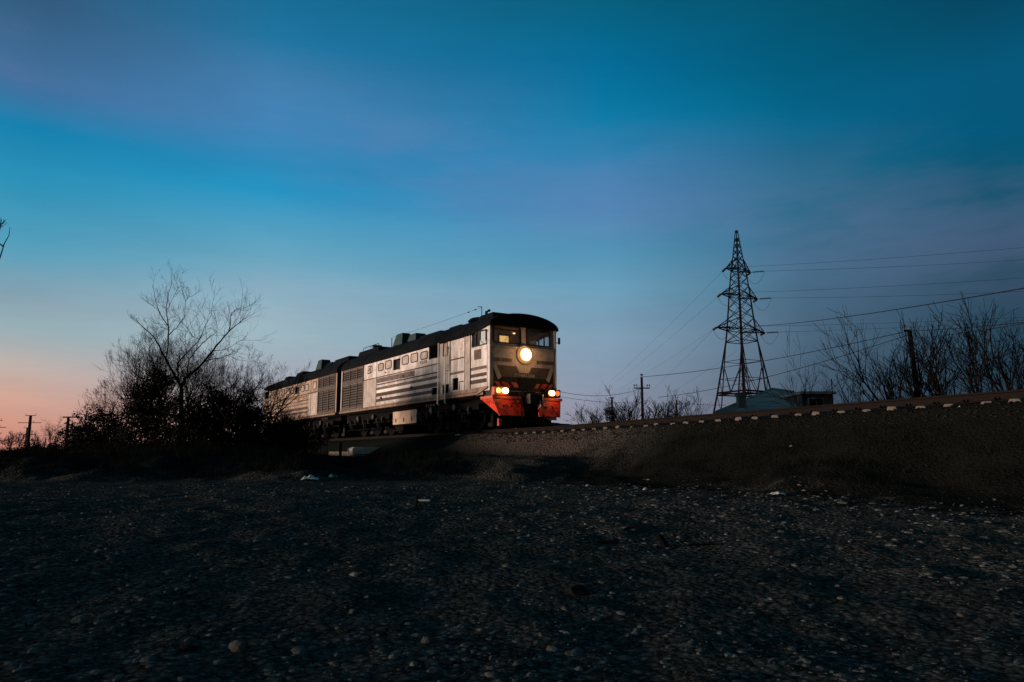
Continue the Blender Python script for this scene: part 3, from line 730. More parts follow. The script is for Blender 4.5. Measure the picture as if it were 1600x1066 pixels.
        mb = MB(); mb.box(P(.05, 7.5, .5), P(.12, 8.4, .85)); mb.build('tank_cover', M['cream'], tk)
    for (a_, b_) in ((5.95, 6.44), (9.12, 10.1)):  # dark boxes added to close the sky gap on either side of the tank
        mb = MB(); mb.box(P(.6, a_, .14), P(2.4, b_, .96), .05); mb.build('gap_box', M['under'], root)
    # pipes along sill bottom
    mb = MB(); mb.tube([P(.02, 1.2, 1.2), P(.02, L-.2, 1.2)], .03, 6); mb.tube([P(-.02, 5.6, 1.13), P(-.02, 12, 1.13)], .02, 6); mb.build('air_pipe', M['under'], root)
    # coupling at the inner end
    mb = MB(); mb.box(P(1.3, L, .90), P(1.73, L+.38, 1.18), .03); mb.build('inner_coupler', M['under'], root)
    return Y, P, ring

# ---- leading section
loco = thing('diesel_locomotive', 'leading diesel locomotive section, dirty white with dark stripes, lit headlamp and red apron', 'locomotive', track_pt(0, 0, 0), YAW, 'coupled pair of diesel locomotive sections')
LA = 16.28
Y, P, ringA = make_section(loco, LA, 0, True)

# cab front sheet: flat below the ledge, recessed and slightly raked above
def fmap(u, v, d):
    s0 = 0.
    if v > 3.10: s0 = .085+(v-3.10)*.06
    for e in (u, WID-u):
        if e < .15: s0 += .15-math.sqrt(max(0, .15**2-(.15-e)**2))
    return (u, s0+d, v)
us = [0, .02, .06, .1, .15, .75, 1.515, 2.28, WID-.15, WID-.1, WID-.06, WID-.02, WID]
mb = MB(); wall_panel(mb, us, [1.40, 2.2, 3.08, 3.11, 3.97], [(.21, 1.43, 3.23, 3.88), (1.70, 2.78, 3.23, 3.88)], fmap, .05)
mb.build('cab_front', M['front'], loco)
# ledge under the windscreens
mb = MB(); mb.prism([(-.03, 3.055), (-.03, 3.10), (.12, 3.135), (.12, 3.055)], 0, .06, WID-.06)
mb.v = [(x, y, z) for x, y, z in mb.v]; mb.build('front_ledge', M['front'], loco)
for (a, b) in ((.21, 1.43), (1.70, 2.78)):
    pts = []
    for x, z in rr((a+b)/2, 3.555, (b-a)/2, .325, .09): pts.append((x, .085+(z-3.10)*.06-.008, z))
    mb = MB(); ring_frame(mb, pts, .030, 6); fr = mb.build('windscreen', M['black'], loco, smooth=True)
    mb = MB(); mb.loft([[(x, y+.03, z) for x, y, z in pts], [(x, y+.036, z) for x, y, z in pts]]); mb.build('pane', M['glass'], fr)
    mb = MB(); m_ = (a+b)/2; mb.tube([(m_-.1, .06, 3.2), (m_-.12, .055, 3.35), (m_+.22, .06, 3.62)], .008, 4); mb.tube([(m_+.08, .055, 3.44), (m_+.34, .065, 3.76)], .011, 4); mb.build('wiper', M['black'], fr)
# interior
mb = MB(); mb.box((.05, 1.80, 1.9), (2.98, 1.86, 3.75)); mb.box((.05, .1, 2.55), (2.98, 1.8, 2.6)); 
mb.build('cab_bulkhead', M['cabin'], loco)
mb = MB(); mb.box((.25, .22, 4.10), (2.78, 1.8, 4.12)); mb.box((.05, .2, 3.70), (.10, 1.8, 3.9)); mb.box((2.93, .2, 3.70), (2.98, 1.8, 3.9)); mb.box((.12, 1.80, 3.74), (2.9, 1.84, 4.05)); mb.build('cab_ceiling', M['cabin'], loco)
mb = MB(); mb.box((.3, .25, 2.6), (2.7, .62, 3.14), .04); mb.build('control_desk', M['black'], loco)
mb = MB(); mb.box((1.50, 1.775, 3.50), (1.93, 1.80, 3.82), .012); ab = mb.build('lit_doorway', M['amber'], loco)
mb = MB(); mb.tube([(1.47, 1.77, 3.47), (1.96, 1.77, 3.47), (1.96, 1.77, 3.85), (1.47, 1.77, 3.85), (1.47, 1.77, 3.47)], .03, 5); mb.build('door_frame', M['black'], ab)
mb = MB(); mb.box((2.12, 1.74, 3.94), (2.22, 1.79, 3.98)); mb.build('cab_bulb', M['amber2'], loco)
cl = bpy.data.lights.new('cab_light', 'POINT'); cl.energy = 7; cl.color = (1, .55, .25); cl.shadow_soft_size = .08
clo = bpy.data.objects.new('cab_light', cl); COL.objects.link(clo); clo.parent = loco; clo.location = (1.7, 1.35, 3.62)
# driver seat backs
for tx in (.8, 2.3):
    mb = MB(); mb.box((tx-.22, 1.05, 2.9), (tx+.22, 1.15, 3.42), .04); mb.build('seat_back', M['black'], loco)
# far side window mullions
mb = MB()
for s in (.80, 1.19): mb.box((WID-.045, s-.025, 3.30), (WID-.005, s+.025, 3.70))
mb.build('window_post', M['black'], loco)
# near cab side window: frame, two dark sashes, pale pane, mirror
mb = MB(); mb.tube([(-.012, .20, 3.16), (-.012, 1.33, 3.16), (-.012, 1.33, 3.70), (-.012, .20, 3.70), (-.012, .20, 3.16), (-.012, .5, 3.16)], .022, 5); sw = mb.build('side_window', M['black'], loco)
mb = MB(); mb.box((.012, .80, 3.16), (.018, 1.33, 3.69)); mb.build('pane', M['pane'], sw)
mb = MB(); mb.box((.012, .20, 3.16), (.018, .80, 3.69)); mb.build('pane', M['pale_pane'], sw)
mb = MB(); mb.box((-.02, .78, 3.16), (.03, .84, 3.69)); mb.box((-.015, 1.02, 3.16), (.02, 1.06, 3.69)); mb.build('sash_bar', M['black'], sw)
mb = MB(); mb.box((-.24, .30, 3.30), (-.20, .44, 3.66), .012); mb.box((-.22, .18, 3.64), (-.005, .22, 3.67)); mi = mb.build('wing_mirror', M['black'], loco)
mb = MB(); mb.tube([(-.22, .36, 3.64), (-.1, .36, 3.70), (-.01, .36, 3.70)], .012, 5); mb.tube([(-.22, .36, 3.32), (-.1, .36, 3.2), (-.01, .36, 3.18)], .012, 5); mb.build('bracket', M['black'], mi)
mb = MB(); mb.box((WID+.10, -.02, 3.36), (WID+.20, .05, 3.62), .02); mb.box((WID-.01, .02, 3.40), (WID+.12, .04, 3.43)); mb.build('wing_mirror', M['black'], loco)
# small vent grille below side window
mb = MB(); mb.box((-.014, .65, 2.64), (-.001, 1.17, 3.02)); vg = mb.build('vent_grille', M['stripe_mid'], loco)
mb = MB()
for k in range(7): mb.box((-.024, .68, 2.67+k*.048), (-.014, 1.14, 2.69+k*.048))
mb.build('grille_bars', M['seam'], vg)
# door leaf, its glass, handrails, steps
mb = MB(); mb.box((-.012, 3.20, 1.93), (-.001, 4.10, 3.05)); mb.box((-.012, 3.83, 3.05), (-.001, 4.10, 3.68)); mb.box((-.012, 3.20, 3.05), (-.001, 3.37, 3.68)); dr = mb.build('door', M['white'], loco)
mb = MB(); ring_frame(mb, [(-.015, a, b) for a, b in rr(3.6, 3.355, .21, .275, .07)], .014, 5); mb.build('door_window_frame', M['seam'], dr)
mb = MB(); mb.box((.02, 3.36, 3.06), (.026, 3.84, 3.65)); mb.build('door_pane', M['cream'], dr)
mb = MB(); mb.tube([(-.03, 3.28, 2.42), (-.06, 3.28, 2.44), (-.06, 3.38, 2.44)], .014, 5); mb.build('door_handle', M['steel'], dr)
for s, top in ((3.39, 3.42), (4.04, 3.66)):
    mb = MB(); mb.tube([(0, s-.0, top), (-.11, s, top), (-.115, s, 2.6), (-.115, s, 1.12), (-.05, s, 1.10)], .03, 7); mb.tube([(-.115, s, 2.64), (0, s, 2.64)], .012, 5)
    mb.build('handrail', M['rail_white'], loco)
mb = MB(); mb.tube([(-.11, 3.39, 3.42), (-.08, 3.16, 3.41), (-.03, 3.14, 2.4)], .012, 5); mb.build('grab_bar', M['seam'], loco)
for h in (.55, .85, 1.12):
    mb = MB(); mb.box((-.12, 3.45, h), (.1, 3.98, h+.03)); mb.build('step', M['under'], loco)
# dark recesses low on the side
for (a, b, h0, h1) in ((4.10, 4.86, 1.55, 1.84), (3.27, 3.85, 1.53, 1.90), (2.47, 2.94, 1.60, 2.09)):
    mb = MB(); mb.box((.06, a-.03, h0-.03), (.10, b+.03, h1+.03)); mb.build('recess', M['dark'], loco)
mb = MB(); mb.prism([(1.97, 1.88), (2.36, 1.88), (2.30, 1.55), (2.34, 1.50), (2.38, 1.92), (1.97, 1.92)], 0, -.012, -.001); mb.build('bracket_mark', M['seam'], loco)
# little lights / caps on the side
for s, h in ((10.4, 1.78), (6.9, 2.02), (9.9, 2.98), (7.8, 2.62)):
    mb = MB(); mb.cyl((0, s, h), 0, .07 if h < 2.3 else .03, -.05, 0, 10); mb.build('side_cap', M['seam'], loco)
# small louvre plate below the third window
mb = MB()
for k in range(3): mb.box((-.02, 5.35, 2.98+k*.05), (-.001, 6.05, 3.005+k*.05))
mb.build('vent_strip', M['stripe_mid'], loco)

# round-cornered emblem: tall letters in a square ring
def strokes(name, segs, x, wdt, mat_, parent, depth=.008):
    mb = MB()
    for (a, b) in segs:
        a = Vector(a); b = Vector(b); d = (b-a).normalized(); n_ = Vector((-d[1], d[0]))*wdt/2
        q = [a+n_-d*wdt*.3, b+n_+d*wdt*.3, b-n_+d*wdt*.3, a-n_-d*wdt*.3]
        mb.loft([[(x-depth, p[0], p[1]) for p in q], [(x-.0005, p[0], p[1]) for p in q]])
    return mb.build(name, mat_, parent)
# near wall seen from outside: s runs right-to-left, so glyph x maps to decreasing s
gl = lambda x, y: (12.27-x, 3.14+y)
segs = [(gl(0, 0), gl(0, .36)), (gl(0, .36), gl(.26, .38)), (gl(.02, .12), gl(.22, .26)), (gl(.24, .02), gl(.24, .37)), (gl(.36, .02), gl(.36, .36)), (gl(.36, .36), gl(.50, .34)), (gl(.50, .34), gl(.56, .24)), (gl(.56, .24), gl(.56, .12)), (gl(.56, .12), gl(.48, .03)), (gl(.48, .03), gl(0, 0))]
strokes('emblem', segs, -.002, .055, M['seam'], loco)

# ---- front markings (x = t, y just ahead of s = 0)
def fpoly(name, pts, mat_, y=-.006, dep=.0055, parent=None):
    mb = MB(); mb.loft([[(x, y, z) for x, z in pts], [(x, y+dep, z) for x, z in pts]]); return mb.build(name, mat_, parent or loco)
fpoly('stripe', [(.16, 2.50), (.98, 2.50), (.98, 2.64), (.16, 2.64)], M['stripe_mid'])
fpoly('stripe', [(2.10, 2.50), (2.88, 2.50), (2.88, 2.64), (2.10, 2.64)], M['stripe_mid'])
M['frontdark'] = material('front_dark_paint', (.09, .075, .062), .6, vary=.35, vscale=3, streak=.4, second=(.07, .055, .045), sec_amt=.5, sec_scale=5)
M['frontpale'] = material('front_pale_paint', (.42, .39, .35), .6, vary=.25, vscale=4, streak=.4)
fpoly('lower_panel', [(.30, 2.36), (1.18, 2.36), (1.30, 2.12), (1.74, 2.12), (1.86, 2.36), (2.74, 2.36), (2.55, 1.93), (.49, 1.93)], M['frontdark'])
fpoly('chevron', [(.16, 2.34), (.30, 2.36), (.50, 1.92), (.37, 1.83)], M['frontpale'], -.009)
fpoly('chevron', [(2.87, 2.34), (2.74, 2.36), (2.54, 1.92), (2.67, 1.83)], M['frontpale'], -.009)
fpoly('corner_patch', [(.15, 2.28), (.35, 1.82), (.16, 1.80)], M['black'], -.008); fpoly('corner_patch', [(2.88, 2.28), (2.68, 1.82), (2.87, 1.80)], M['black'], -.008)
fpoly('nose_band', [(.15, 1.76), (2.88, 1.76), (2.88, 1.83), (2.6, 1.83), (2.52, 1.93), (.5, 1.93), (.4, 1.83), (.15, 1.83)], M['black'], -.010)
fpoly('nose_base', [(.15, 1.42), (2.88, 1.42), (2.88, 1.76), (.15, 1.76)], M['black'], -.010)
for (x0, dx) in ((.20, .20), (.50, .30), (.92, .28)):
    fpoly('hazard_block', [(x0, 1.74), (x0+dx*.85, 1.74), (x0+dx*.85+.16, 1.55), (x0+.16, 1.55)], M['redpink'] if x0 != .5 else M['red'], -.015)
for (x0, dx) in ((2.10, .18), (2.36, .28), (2.72, .16)):
    fpoly('hazard_block', [(x0, 1.74), (x0+dx*.85, 1.74), (x0+dx*.85-.14, 1.55), (x0-.14, 1.55)], M['redpink'] if x0 != 2.36 else M['red'], -.015)
mb = MB(); mb.box((1.26, -.03, 1.42), (1.84, -.011, 1.90)); mb.box((1.30, -.045, 1.5), (1.80, -.03, 1.86)); mb.build('gangway_plate', M['black'], loco)
# number plate text
def text3d(txt, size, mat_, parent, loc, rot, ext=.004, name='lettering'):
    cu = bpy.data.curves.new(name, 'FONT'); cu.body = txt; cu.size = size; cu.extrude = ext; cu.align_x = 'CENTER'; cu.resolution_u = 2
    tmp = bpy.data.objects.new('tmp', cu); COL.objects.link(tmp); bpy.context.view_layer.update()
    me_ = bpy.data.meshes.new_from_object(tmp.evaluated_get(bpy.context.evaluated_depsgraph_get())); bpy.data.objects.remove(tmp)
    me_.materials.clear(); me_.materials.append(mat_); me_.name = name
    return put(name, me_, parent, loc, rot)
text3d('2ТЭ10М-2308', .155, M['letter'], loco, (1.515, -.022, 1.965), (math.pi/2, 0, 0))
# front handrails and jumper sockets
for a in (.2, 1.9):
    mb = MB(); mb.tube([(a, .0, 3.0), (a, -.06, 3.0), (a+.95, -.06, 3.0), (a+.95, 0, 3.0)], .012, 5); mb.build('front_grab_rail', M['front'], loco)

# headlamp
mb = MB(); mb.lathe((1.53, 0, 2.82), 1, [(.22, 0), (.235, -.07), (.25, -.095), (.225, -.10), (.20, -.06), (.19, -.02)], 28); hl = mb.build('headlamp', M['front'], loco, smooth=True)
mb = MB(); mb.lathe((1.53, 0, 2.82), 1, [(.36, -.004), (.365, -.03), (.33, -.055), (.30, -.05)], 28); mb.build('halo_ring', M['frontpale0'], hl, smooth=True)  # pale ring added to catch the lamp light as a halo
mb = MB(); mb.lathe((1.53, 0, 2.82), 1, [(.27, -.05), (.265, -.085), (.24, -.12), (.21, -.15), (.17, -.20), (.10, -.25), (.01, -.27)], 32); mb.build('headlamp_lens', M['lamp'], hl, smooth=True)
sp_l = bpy.data.lights.new('headlamp_beam', 'SPOT'); sp_l.energy = 900; sp_l.spot_size = math.radians(46); sp_l.spot_blend = .8; sp_l.color = (1, .76, .5); sp_l.shadow_soft_size = .15
spo = bpy.data.objects.new('headlamp_beam', sp_l); COL.objects.link(spo); spo.parent = loco; spo.location = (1.53, -.24, 2.82); spo.rotation_euler = (math.radians(90-9), 0, math.pi)

for (nm_, e_, lx, ly, lz, c_) in (('headlamp_halo_fill', 15, 1.53, -.40, 2.82, (1, .46, .17)), ('marker_halo_fill', 5, .42, -.50, 1.36, (1, .45, .14)), ('marker_halo_fill', 5, 2.66, -.50, 1.36, (1, .45, .14))):  # added point lights throw the halo of the lamps onto nose and apron
    pl_ = bpy.data.lights.new(nm_, 'POINT'); pl_.energy = e_; pl_.color = c_; pl_.shadow_soft_size = .12
    plo = bpy.data.objects.new(nm_, pl_); COL.objects.link(plo); plo.parent = loco; plo.location = (lx, ly, lz)
# marker lamps on the buffer beam: box, clear lens, coloured lens
for (x0, x1, inner, outer, oc, xw) in ((.06, .68, (.50, .15), (.22, .09), 'lampo', 0), (2.42, 3.04, (2.60, .14), (2.88, .085), 'lampr', 0)):
    mb = MB(); mb.box((x0, -.26, 1.22), (x1, .0, 1.53), .02); bx_ = mb.build('marker_lamp', M['black'] if oc == 'lampr' else M['redpink'], loco)
    cx, hw = inner; mb = MB(); pts = rr(cx, 1.385, hw, .105, .07)
    mb.loft([[(x, -.262, z) for x, z in pts], [(cx+(x-cx)*.93, -.30, 1.385+(z-1.385)*.93) for x, z in pts], [(cx+(x-cx)*.5, -.325, 1.385+(z-1.385)*.5) for x, z in pts]]); mb.build('lens', M['lampL' if cx < 1 else 'lampR'], bx_)
    cx, hw = outer; mb = MB(); pts = rr(cx, 1.385, hw, .095, .06)
    mb.loft([[(x, -.262, z) for x, z in pts], [(cx+(x-cx)*.9, -.295, 1.385+(z-1.385)*.9) for x, z in pts]]); ln = mb.build('lens', M[oc], bx_); tag(ln, 'red lens' if oc == 'lampr' else 'red lens washed out to amber')

# buffer beam and apron
mb = MB(); mb.box((-.06, -.30, 1.09), (1.20, .0, 1.19)); mb.box((1.86, -.30, 1.09), (3.08, .0, 1.19)); mb.box((-.06, 0., 1.09), (.10, .58, 1.19)); mb.box((2.92, 0., 1.09), (3.08, .58, 1.19)); mb.build('buffer_beam', M['redpink'], loco)
mb = MB(); mb.box((.1, .0, 1.09), (2.92, .55, 1.40)); mb.build('beam_core', M['black'], loco)
for (xa, xb) in ((-.02, 1.24), (1.90, 3.02)):
    mb = MB(); inn = .16 if xa < 1 else 0; out = 0 if xa < 1 else .16
    mb.loft([[(xa, -.27, 1.09), (xb, -.27, 1.09), (xb, -.24, 1.09), (xa, -.24, 1.09)], [(xa+inn, -.46, .47), (xb, -.46, .47), (xb, -.43, .47), (xa+inn, -.43, .47)] if xa < 1 else [(xa, -.46, .47), (xb-out, -.46, .47), (xb-out, -.43, .47), (xa, -.43, .47)]])
    if xa < 1: mb.loft([[(-.02, -.26, 1.09), (-.02, .56, 1.09), (.16, -.44, .47)], [(.005, -.26, 1.09), (.005, .56, 1.09), (.185, -.44, .47)]])
    else: mb.loft([[(3.02, -.26, 1.09), (3.02, .56, 1.09), (2.86, -.44, .47)], [(2.995, -.26, 1.09), (2.995, .56, 1.09), (2.835, -.44, .47)]])
    ap = mb.build('apron', M['red'], loco)
    mb = MB(); x0_, x1_ = (xa+.17, xb) if xa < 1 else (xa, xb-.17)
    mb.box((x0_, -.49, .455), (x1_, -.41, .485)); mb.build('apron_lip', M['redpink'], ap)
    for q in ((xa+xb)/2+.12, (xa+xb)/2-.22):
        mb = MB(); mb.cyl((q, 0, .82), 1, .045, -.37, -.33, 10); mb.build('socket', M['black'], ap)
# centre: draft gear, automatic coupler, hoses
mb = MB(); mb.box((1.2, -.2, .62), (1.88, .3, 1.36), .02); mb.box((1.24, -.34, 1.16), (1.84, -.2, 1.4), .02); mb.build('coupler_pocket', M['black'], loco)
mb = MB(); mb.box((1.1, .1, .34), (2.75, .5, 1.1)); mb.build('gap_plate', M['black'], loco)  # dark plate added behind the coupler to close the sky gap
mb = MB()
mb.box((1.36, -.62, .96), (1.68, -.2, 1.20), .03)
mb.prism([(1.22, -.60), (1.84, -.60), (1.88, -.78), (1.72, -.92), (1.60, -.78), (1.48, -.76), (1.36, -.96), (1.20, -.90)], 2, .90, 1.26)
mb.build('coupler', M['black'], loco)
mb = MB(); mb.tube([(1.6, -.97, 1.02), (1.6, -.985, .80), (1.56, -.9, .72)], .022, 6); mb.build('coupler_lever', M['letter'], loco)
for x0 in (1.05, 2.02):
    mb = MB(); mb.tube([(x0, -.30, 1.0), (x0, -.46, .98), (x0+.03, -.52, .8), (x0+.05, -.48, .55), (x0+.12, -.42, .42)], .026, 7); mb.build('brake_hose', M['black'], loco)
    mb = MB(); mb.tube([(x0, -.30, 1.0), (x0, -.38, 1.0)], .04, 8); mb.build('hose_tap', M['redpink'], loco)
mb = MB(); mb.tube([(2.25, -.34, .86), (2.25, -.40, .86)], .035, 10); mb.tube([(2.35, -.34, .85), (2.35, -.39, .85)], .022, 10); mb.build('hose_tap', M['letter'], loco)
# pilot / rail guard below the apron
mb = MB(); mb.box((.30, -.12, .36), (2.74, -.04, .42)); mb.box((.30, -.12, .14), (2.74, -.04, .19)); pg = mb.build('rail_guard', M['under'], loco)
mb = MB(); mb.box((.34, -.05, .05), (2.70, -.03, .5)); mb.build('guard_plate', M['under'], pg)
gb = MB(); gb.box((-.03, -.025, 0), (.03, .025, .24)); gbm = gb.mesh('guard_bar', M['stripe'])
for k in range(15): put('guard_bar', gbm, pg, (.38+k*.163, -.08, .165))
mb = MB(); mb.box((.28, -.2, .10), (.42, -.08, .36), .01); mb.build('guard_foot', M['redpink'], pg)
mb = MB(); mb.box((2.48, -.16, .36), (2.90, -.12, .47)); mb.build('white_plate', M['letter'], pg)
mb = MB(); mb.tube([(2.05, -.4, .3), (2.2, -.45, .42), (2.42, -.35, .34)], .014, 5); mb.build('chain', M['redpink'], pg)

# ---- roof gear, leading section
def rbox(mbx, s0, s1, t0, t1, z0, z1, inset=.12):
    mbx.loft([[(t0, s0, z0), (t1, s0, z0), (t1, s1, z0), (t0, s1, z0)], [(t0+inset*.6, s0+inset, z1), (t1-inset*.6, s0+inset, z1), (t1-inset*.6, s1-inset, z1), (t0+inset*.6, s1-inset, z1)]])
mb = MB(); rbox(mb, 10.75, 12.0, 1.15, 1.85, 4.48, 5.20, .24); mb.build('exhaust_housing', M['green'], loco)
mb = MB(); rbox(mb, 9.1, 10.15, 1.15, 1.85, 4.48, 4.95, .16); mb.build('vent_housing', M['green'], loco)
mb = MB(); rbox(mb, 12.95, 16.1, .8, 2.2, 4.35, 4.74, .14); mb.build('radiator_hatch', M['roof'], loco)
mb = MB(); mb.tube([(1.1, 13.6, 4.86), (1.1, 13.7, 4.98), (1.1, 15.9, 4.98), (1.1, 16.0, 4.86)], .018, 5); mb.tube([(1.1, 14.8, 4.86), (1.1, 14.8, 4.98)], .018, 5); mb.build('roof_rail', M['roof'], loco)
mb = MB(); mb.lathe((1.5, 3.1, 4.54), 2, [(.62, 0), (.66, .05), (.55, .15), (.3, .19), (.02, .20)], 20); mb.build('roof_vent', M['roof'], loco, smooth=True)
mb = MB(); rbox(mb, 4.2, 5.4, 1.0, 2.0, 4.46, 4.61, .1); rbox(mb, 6.0, 8.3, .95, 2.0, 4.46, 4.60, .08); mb.build('roof_hatch', M['roof'], loco)
mb = MB(); rbox(mb, .7, 2.1, .55, 1.5, 4.30, 4.56, .22); mb.build('cab_roof_hatch', M['roof'], loco)
mb = MB(); mb.tube([(1.5, 2.85, 4.6), (1.5, 2.85, 4.99)], [.045, .06], 8); mb.tube([(1.5, 2.85, 4.96), (1.5, 2.6, 4.98)], [.03, .06], 8); mb.build('horn', M['roof'], loco)
mb = MB(); mb.tube([(1.5, 3.25, 4.8), (1.5, 3.25, 5.26)], .016, 5); mb.tube([(1.5, 12.85, 4.5), (1.5, 12.85, 5.20)], .022, 5); mb.tube([(1.3, 3.25, 5.24), (1.52, 3.25, 5.24)], .012, 4); mb.build('aerial_mast', M['roof'], loco)
mb = MB(); mb.tube([(1.5, a, 5.18+.05*((a-8)/4.8)**2-.0) for a in np.linspace(3.25, 12.85, 9)], .006, 4); mb.lathe((1.5, 3.8, 5.215), 1, [(.01, -.08), (.025, -.04), (.025, .04), (.01, .08)], 8); mb.lathe((1.5, 4.4, 5.20), 1, [(.01, -.08), (.025, -.04), (.025, .04), (.01, .08)], 8); mb.build('aerial_wire', M['roof'], loco)
mb = MB(); mb.box((1.1, 14.2, 4.86), (1.5, 14.6, 4.97)); mb.build('roof_box', M['roof'], loco)

# ---- trailing section, mirrored, cab at the far end
LB = 16.25
loco2 = thing('diesel_locomotive', 'trailing diesel locomotive section with its cab facing away, partly behind the bare bushes', 'locomotive', track_pt(17.0, 0, 0), YAW, 'coupled pair of diesel locomotive sections')
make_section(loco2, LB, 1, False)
mb = MB(); mb.box((.05, LB-.05, 1.4), (2.98, LB, 3.9)); mb.build('cab_front', M['front'], loco2)
Yb = lambda s: LB-s
mb = MB(); rbox(mb, 6.5, 7.7, 1.1, 1.9, 4.5, 5.22, .22); mb.build('exhaust_housing', M['green'], loco2)
mb = MB(); rbox(mb, .3, 3.3, .7, 2.3, 4.35, 4.74, .3); rbox(mb, 3.6, 5.2, .8, 2.2, 4.4, 4.74, .3); mb.build('radiator_hatch', M['roof'], loco2)
mb = MB(); rbox(mb, 9.4, 11.2, .8, 2.2, 4.44, 4.70, .2); rbox(mb, 13.0, 14.2, .8, 2.2, 4.4, 4.68, .2); mb.build('roof_hatch', M['roof'], loco2)
mb = MB(); mb.box((.06, Yb(11.9), 1.5), (.1, Yb(11.0), 2.0)); mb.build('recess', M['dark'], loco2)
# rubber gangway between sections
mb = MB()
for k in range(4):
    a = 16.36+k*.16
    mb.prism([(.55, 1.35), (2.48, 1.35), (2.48, 3.9), (2.2, 4.25), (.83, 4.25), (.55, 3.9)], 1, a-.055, a+.055)
mb.build('gangway_bellows', M['black'], loco)

# ---------------------------------------------------------------- culvert headwall beside the track
p0 = at(550, 712, 34); p1 = at(592, 705, 34.5)
cw = thing('culvert_headwall', 'pale concrete culvert headwall slab with rounded end below the rear locomotive section', 'culvert wall')
def slab(p, q, z0, z1, th, bev=.06):
    d = (q-p).normalized(); n_ = Vector((-d.y, d.x, 0)).normalized()*th
    mbx = MB(); prof = [(z0, 0), (z1-bev, 0), (z1, bev), (z1, 1-bev), (z1-bev, 1), (z0, 1)]
    rings = []
    for k, e in ((0, bev), (.04, 0), (1, 0)):
        b_ = p.lerp(q, k)
        rings.append([(b_.x+n_.x*w_, b_.y+n_.y*w_, (h_ if h_ < z1-e else h_-e)) for h_, w_ in prof])
    mbx.loft(rings); return mbx
a = at(551, 705, 33.0); b = at(640, 705, 34.6); a.z = b.z = 0
zt = at(551, 699.5, 33).z
M['copingc'] = material('pale_coping_concrete', (.50, .50, .46), .85, vary=.25, vscale=2, second=(.26, .25, .22), sec_amt=.6, sec_scale=5, bump=.4, bscale=16)
slab(a, b, zt-.27, zt+.02, .55).build('coping', M['copingc'], cw)
a2 = at(553.5, 705, 33.05); b2 = at(640, 705, 34.65); a2.z = b2.z = 0
slab(a2, b2, zt-1.2, zt-.30, .45, .01).build('wall_face', M['concrete'], cw)
a3 = at(514, 705, 34.4); b3 = at(552, 705, 34.2); a3.z = b3.z = 0
slab(a3, b3, zt-1.4, zt-.17, .3, .01).build('wing_wall', M['beigewall'], cw)
pp = at(532, 705, 33.3); zb = tz(pp.x, pp.y)
mb = MB(); mb.box((-.055, -.055, -.6), (.055, .055, .98), .01)
mp = mb.build('marker_post', M['poleconc'], None, loc=(pp.x, pp.y, zt-.75)); tag(mp, 'slim dark post standing in front of the beige culvert wall', 'post')

# ---------------------------------------------------------------- electricity pylon
PX, PY = 31.3, 100.; PZ = CAMZ-.3
pyl = thing('lattice_pylon', 'tall dark red steel lattice pylon with three pairs of crossarms behind the house', 'pylon', (PX, PY, 0))
AD = math.radians(29.2); av = Vector((math.cos(AD), math.sin(AD), 0)); bv = Vector((-math.sin(AD), math.cos(AD), 0))
LV = [(-.3, 5.35), (6.1, 3.98), (8.4, 3.45), (15.3, 2.07), (17.0, 1.86), (19.4, 1.60), (21.6, 1.40), (23.5, 1.18), (25.3, .95), (27.0, .68), (28.9, .42), (30.85, .16)]
def hw(z): return float(np.interp(z, [a for a, _ in LV], [b for _, b in LV]))/math.sqrt(2)*1.0
def cor(i, z):
    sx, sy = ((1, -1), (1, 1), (-1, 1), (-1, -1))[i]; h_ = hw(z)
    return av*sx*h_+bv*sy*h_+Vector((0, 0, z+CAMZ))
def bar(mbx, p, q, r): mbx.tube([p, q], r, 4, cap=False)
for i in range(4):
    mb = MB(); mb.tube([cor(i, z) for z, _ in LV], [.15, .15, .145, .14, .13, .13, .12, .11, .10, .09, .08, .07], 4); mb.build('leg', M['pylon'], pyl)
for i in range(4):
    j = (i+1) % 4
    mb = MB()
    # upper body: X bracing
    zs = [15.3, 16.9, 18.5, 20.0, 21.6, 23.0, 24.2, 25.3, 26.4, 27.4, 28.3, 29.2, 30.0]
    for k in range(len(zs)-1):
        bar(mb, cor(i, zs[k]), cor(j, zs[k+1]), .048); bar(mb, cor(j, zs[k]), cor(i, zs[k+1]), .048)
        if k in (0, 1, 4, 7): bar(mb, cor(i, zs[k]), cor(j, zs[k]), .06)
    # lower body: inner chords, lacing, belt
    zb_ = -.3
    for (A, B) in ((i, j), (j, i)):
        top = cor(A, 15.3); foot_c = cor(A, zb_); foot = foot_c.lerp(cor(B, zb_), .30)
        bar(mb, top, foot, .075)
        n_ = 7; prev = None
        for k in range(1, n_):
            f = (k/n_)**.9; c1 = top.lerp(foot_c, f); c2 = top.lerp(foot, f)
            z_ = c1.z-CAMZ; c1 = cor(A, z_)
            bar(mb, c1, c2, .04)
            if prev: bar(mb, prev[k % 2], (c2, c1)[k % 2] if k % 2 == 0 else c2, .04) if False else bar(mb, prev[0], c2, .04)
            prev = (c1, c2)
    bar(mb, cor(i, 8.4), cor(j, 8.4), .12); bar(mb, cor(i, 8.1), cor(j, 8.1), .09)
    m1 = cor(i, 8.4).lerp(cor(j, 8.4), .5)
    bar(mb, cor(i, 11.6).lerp(cor(j, 11.6), .16), m1, .05); bar(mb, cor(j, 11.6).lerp(cor(i, 11.6), .16), m1, .05)
    bar(mb, cor(i, 12.6).lerp(cor(j, 12.6), .12), cor(j, 12.6).lerp(cor(i, 12.6), .12), .04)
    bar(mb, cor(i, 10.2).lerp(cor(j, 10.2), .22), cor(j, 10.2).lerp(cor(i, 10.2), .22), .04)
    mb.build('bracing', M['pylon'], pyl)
tips = {}
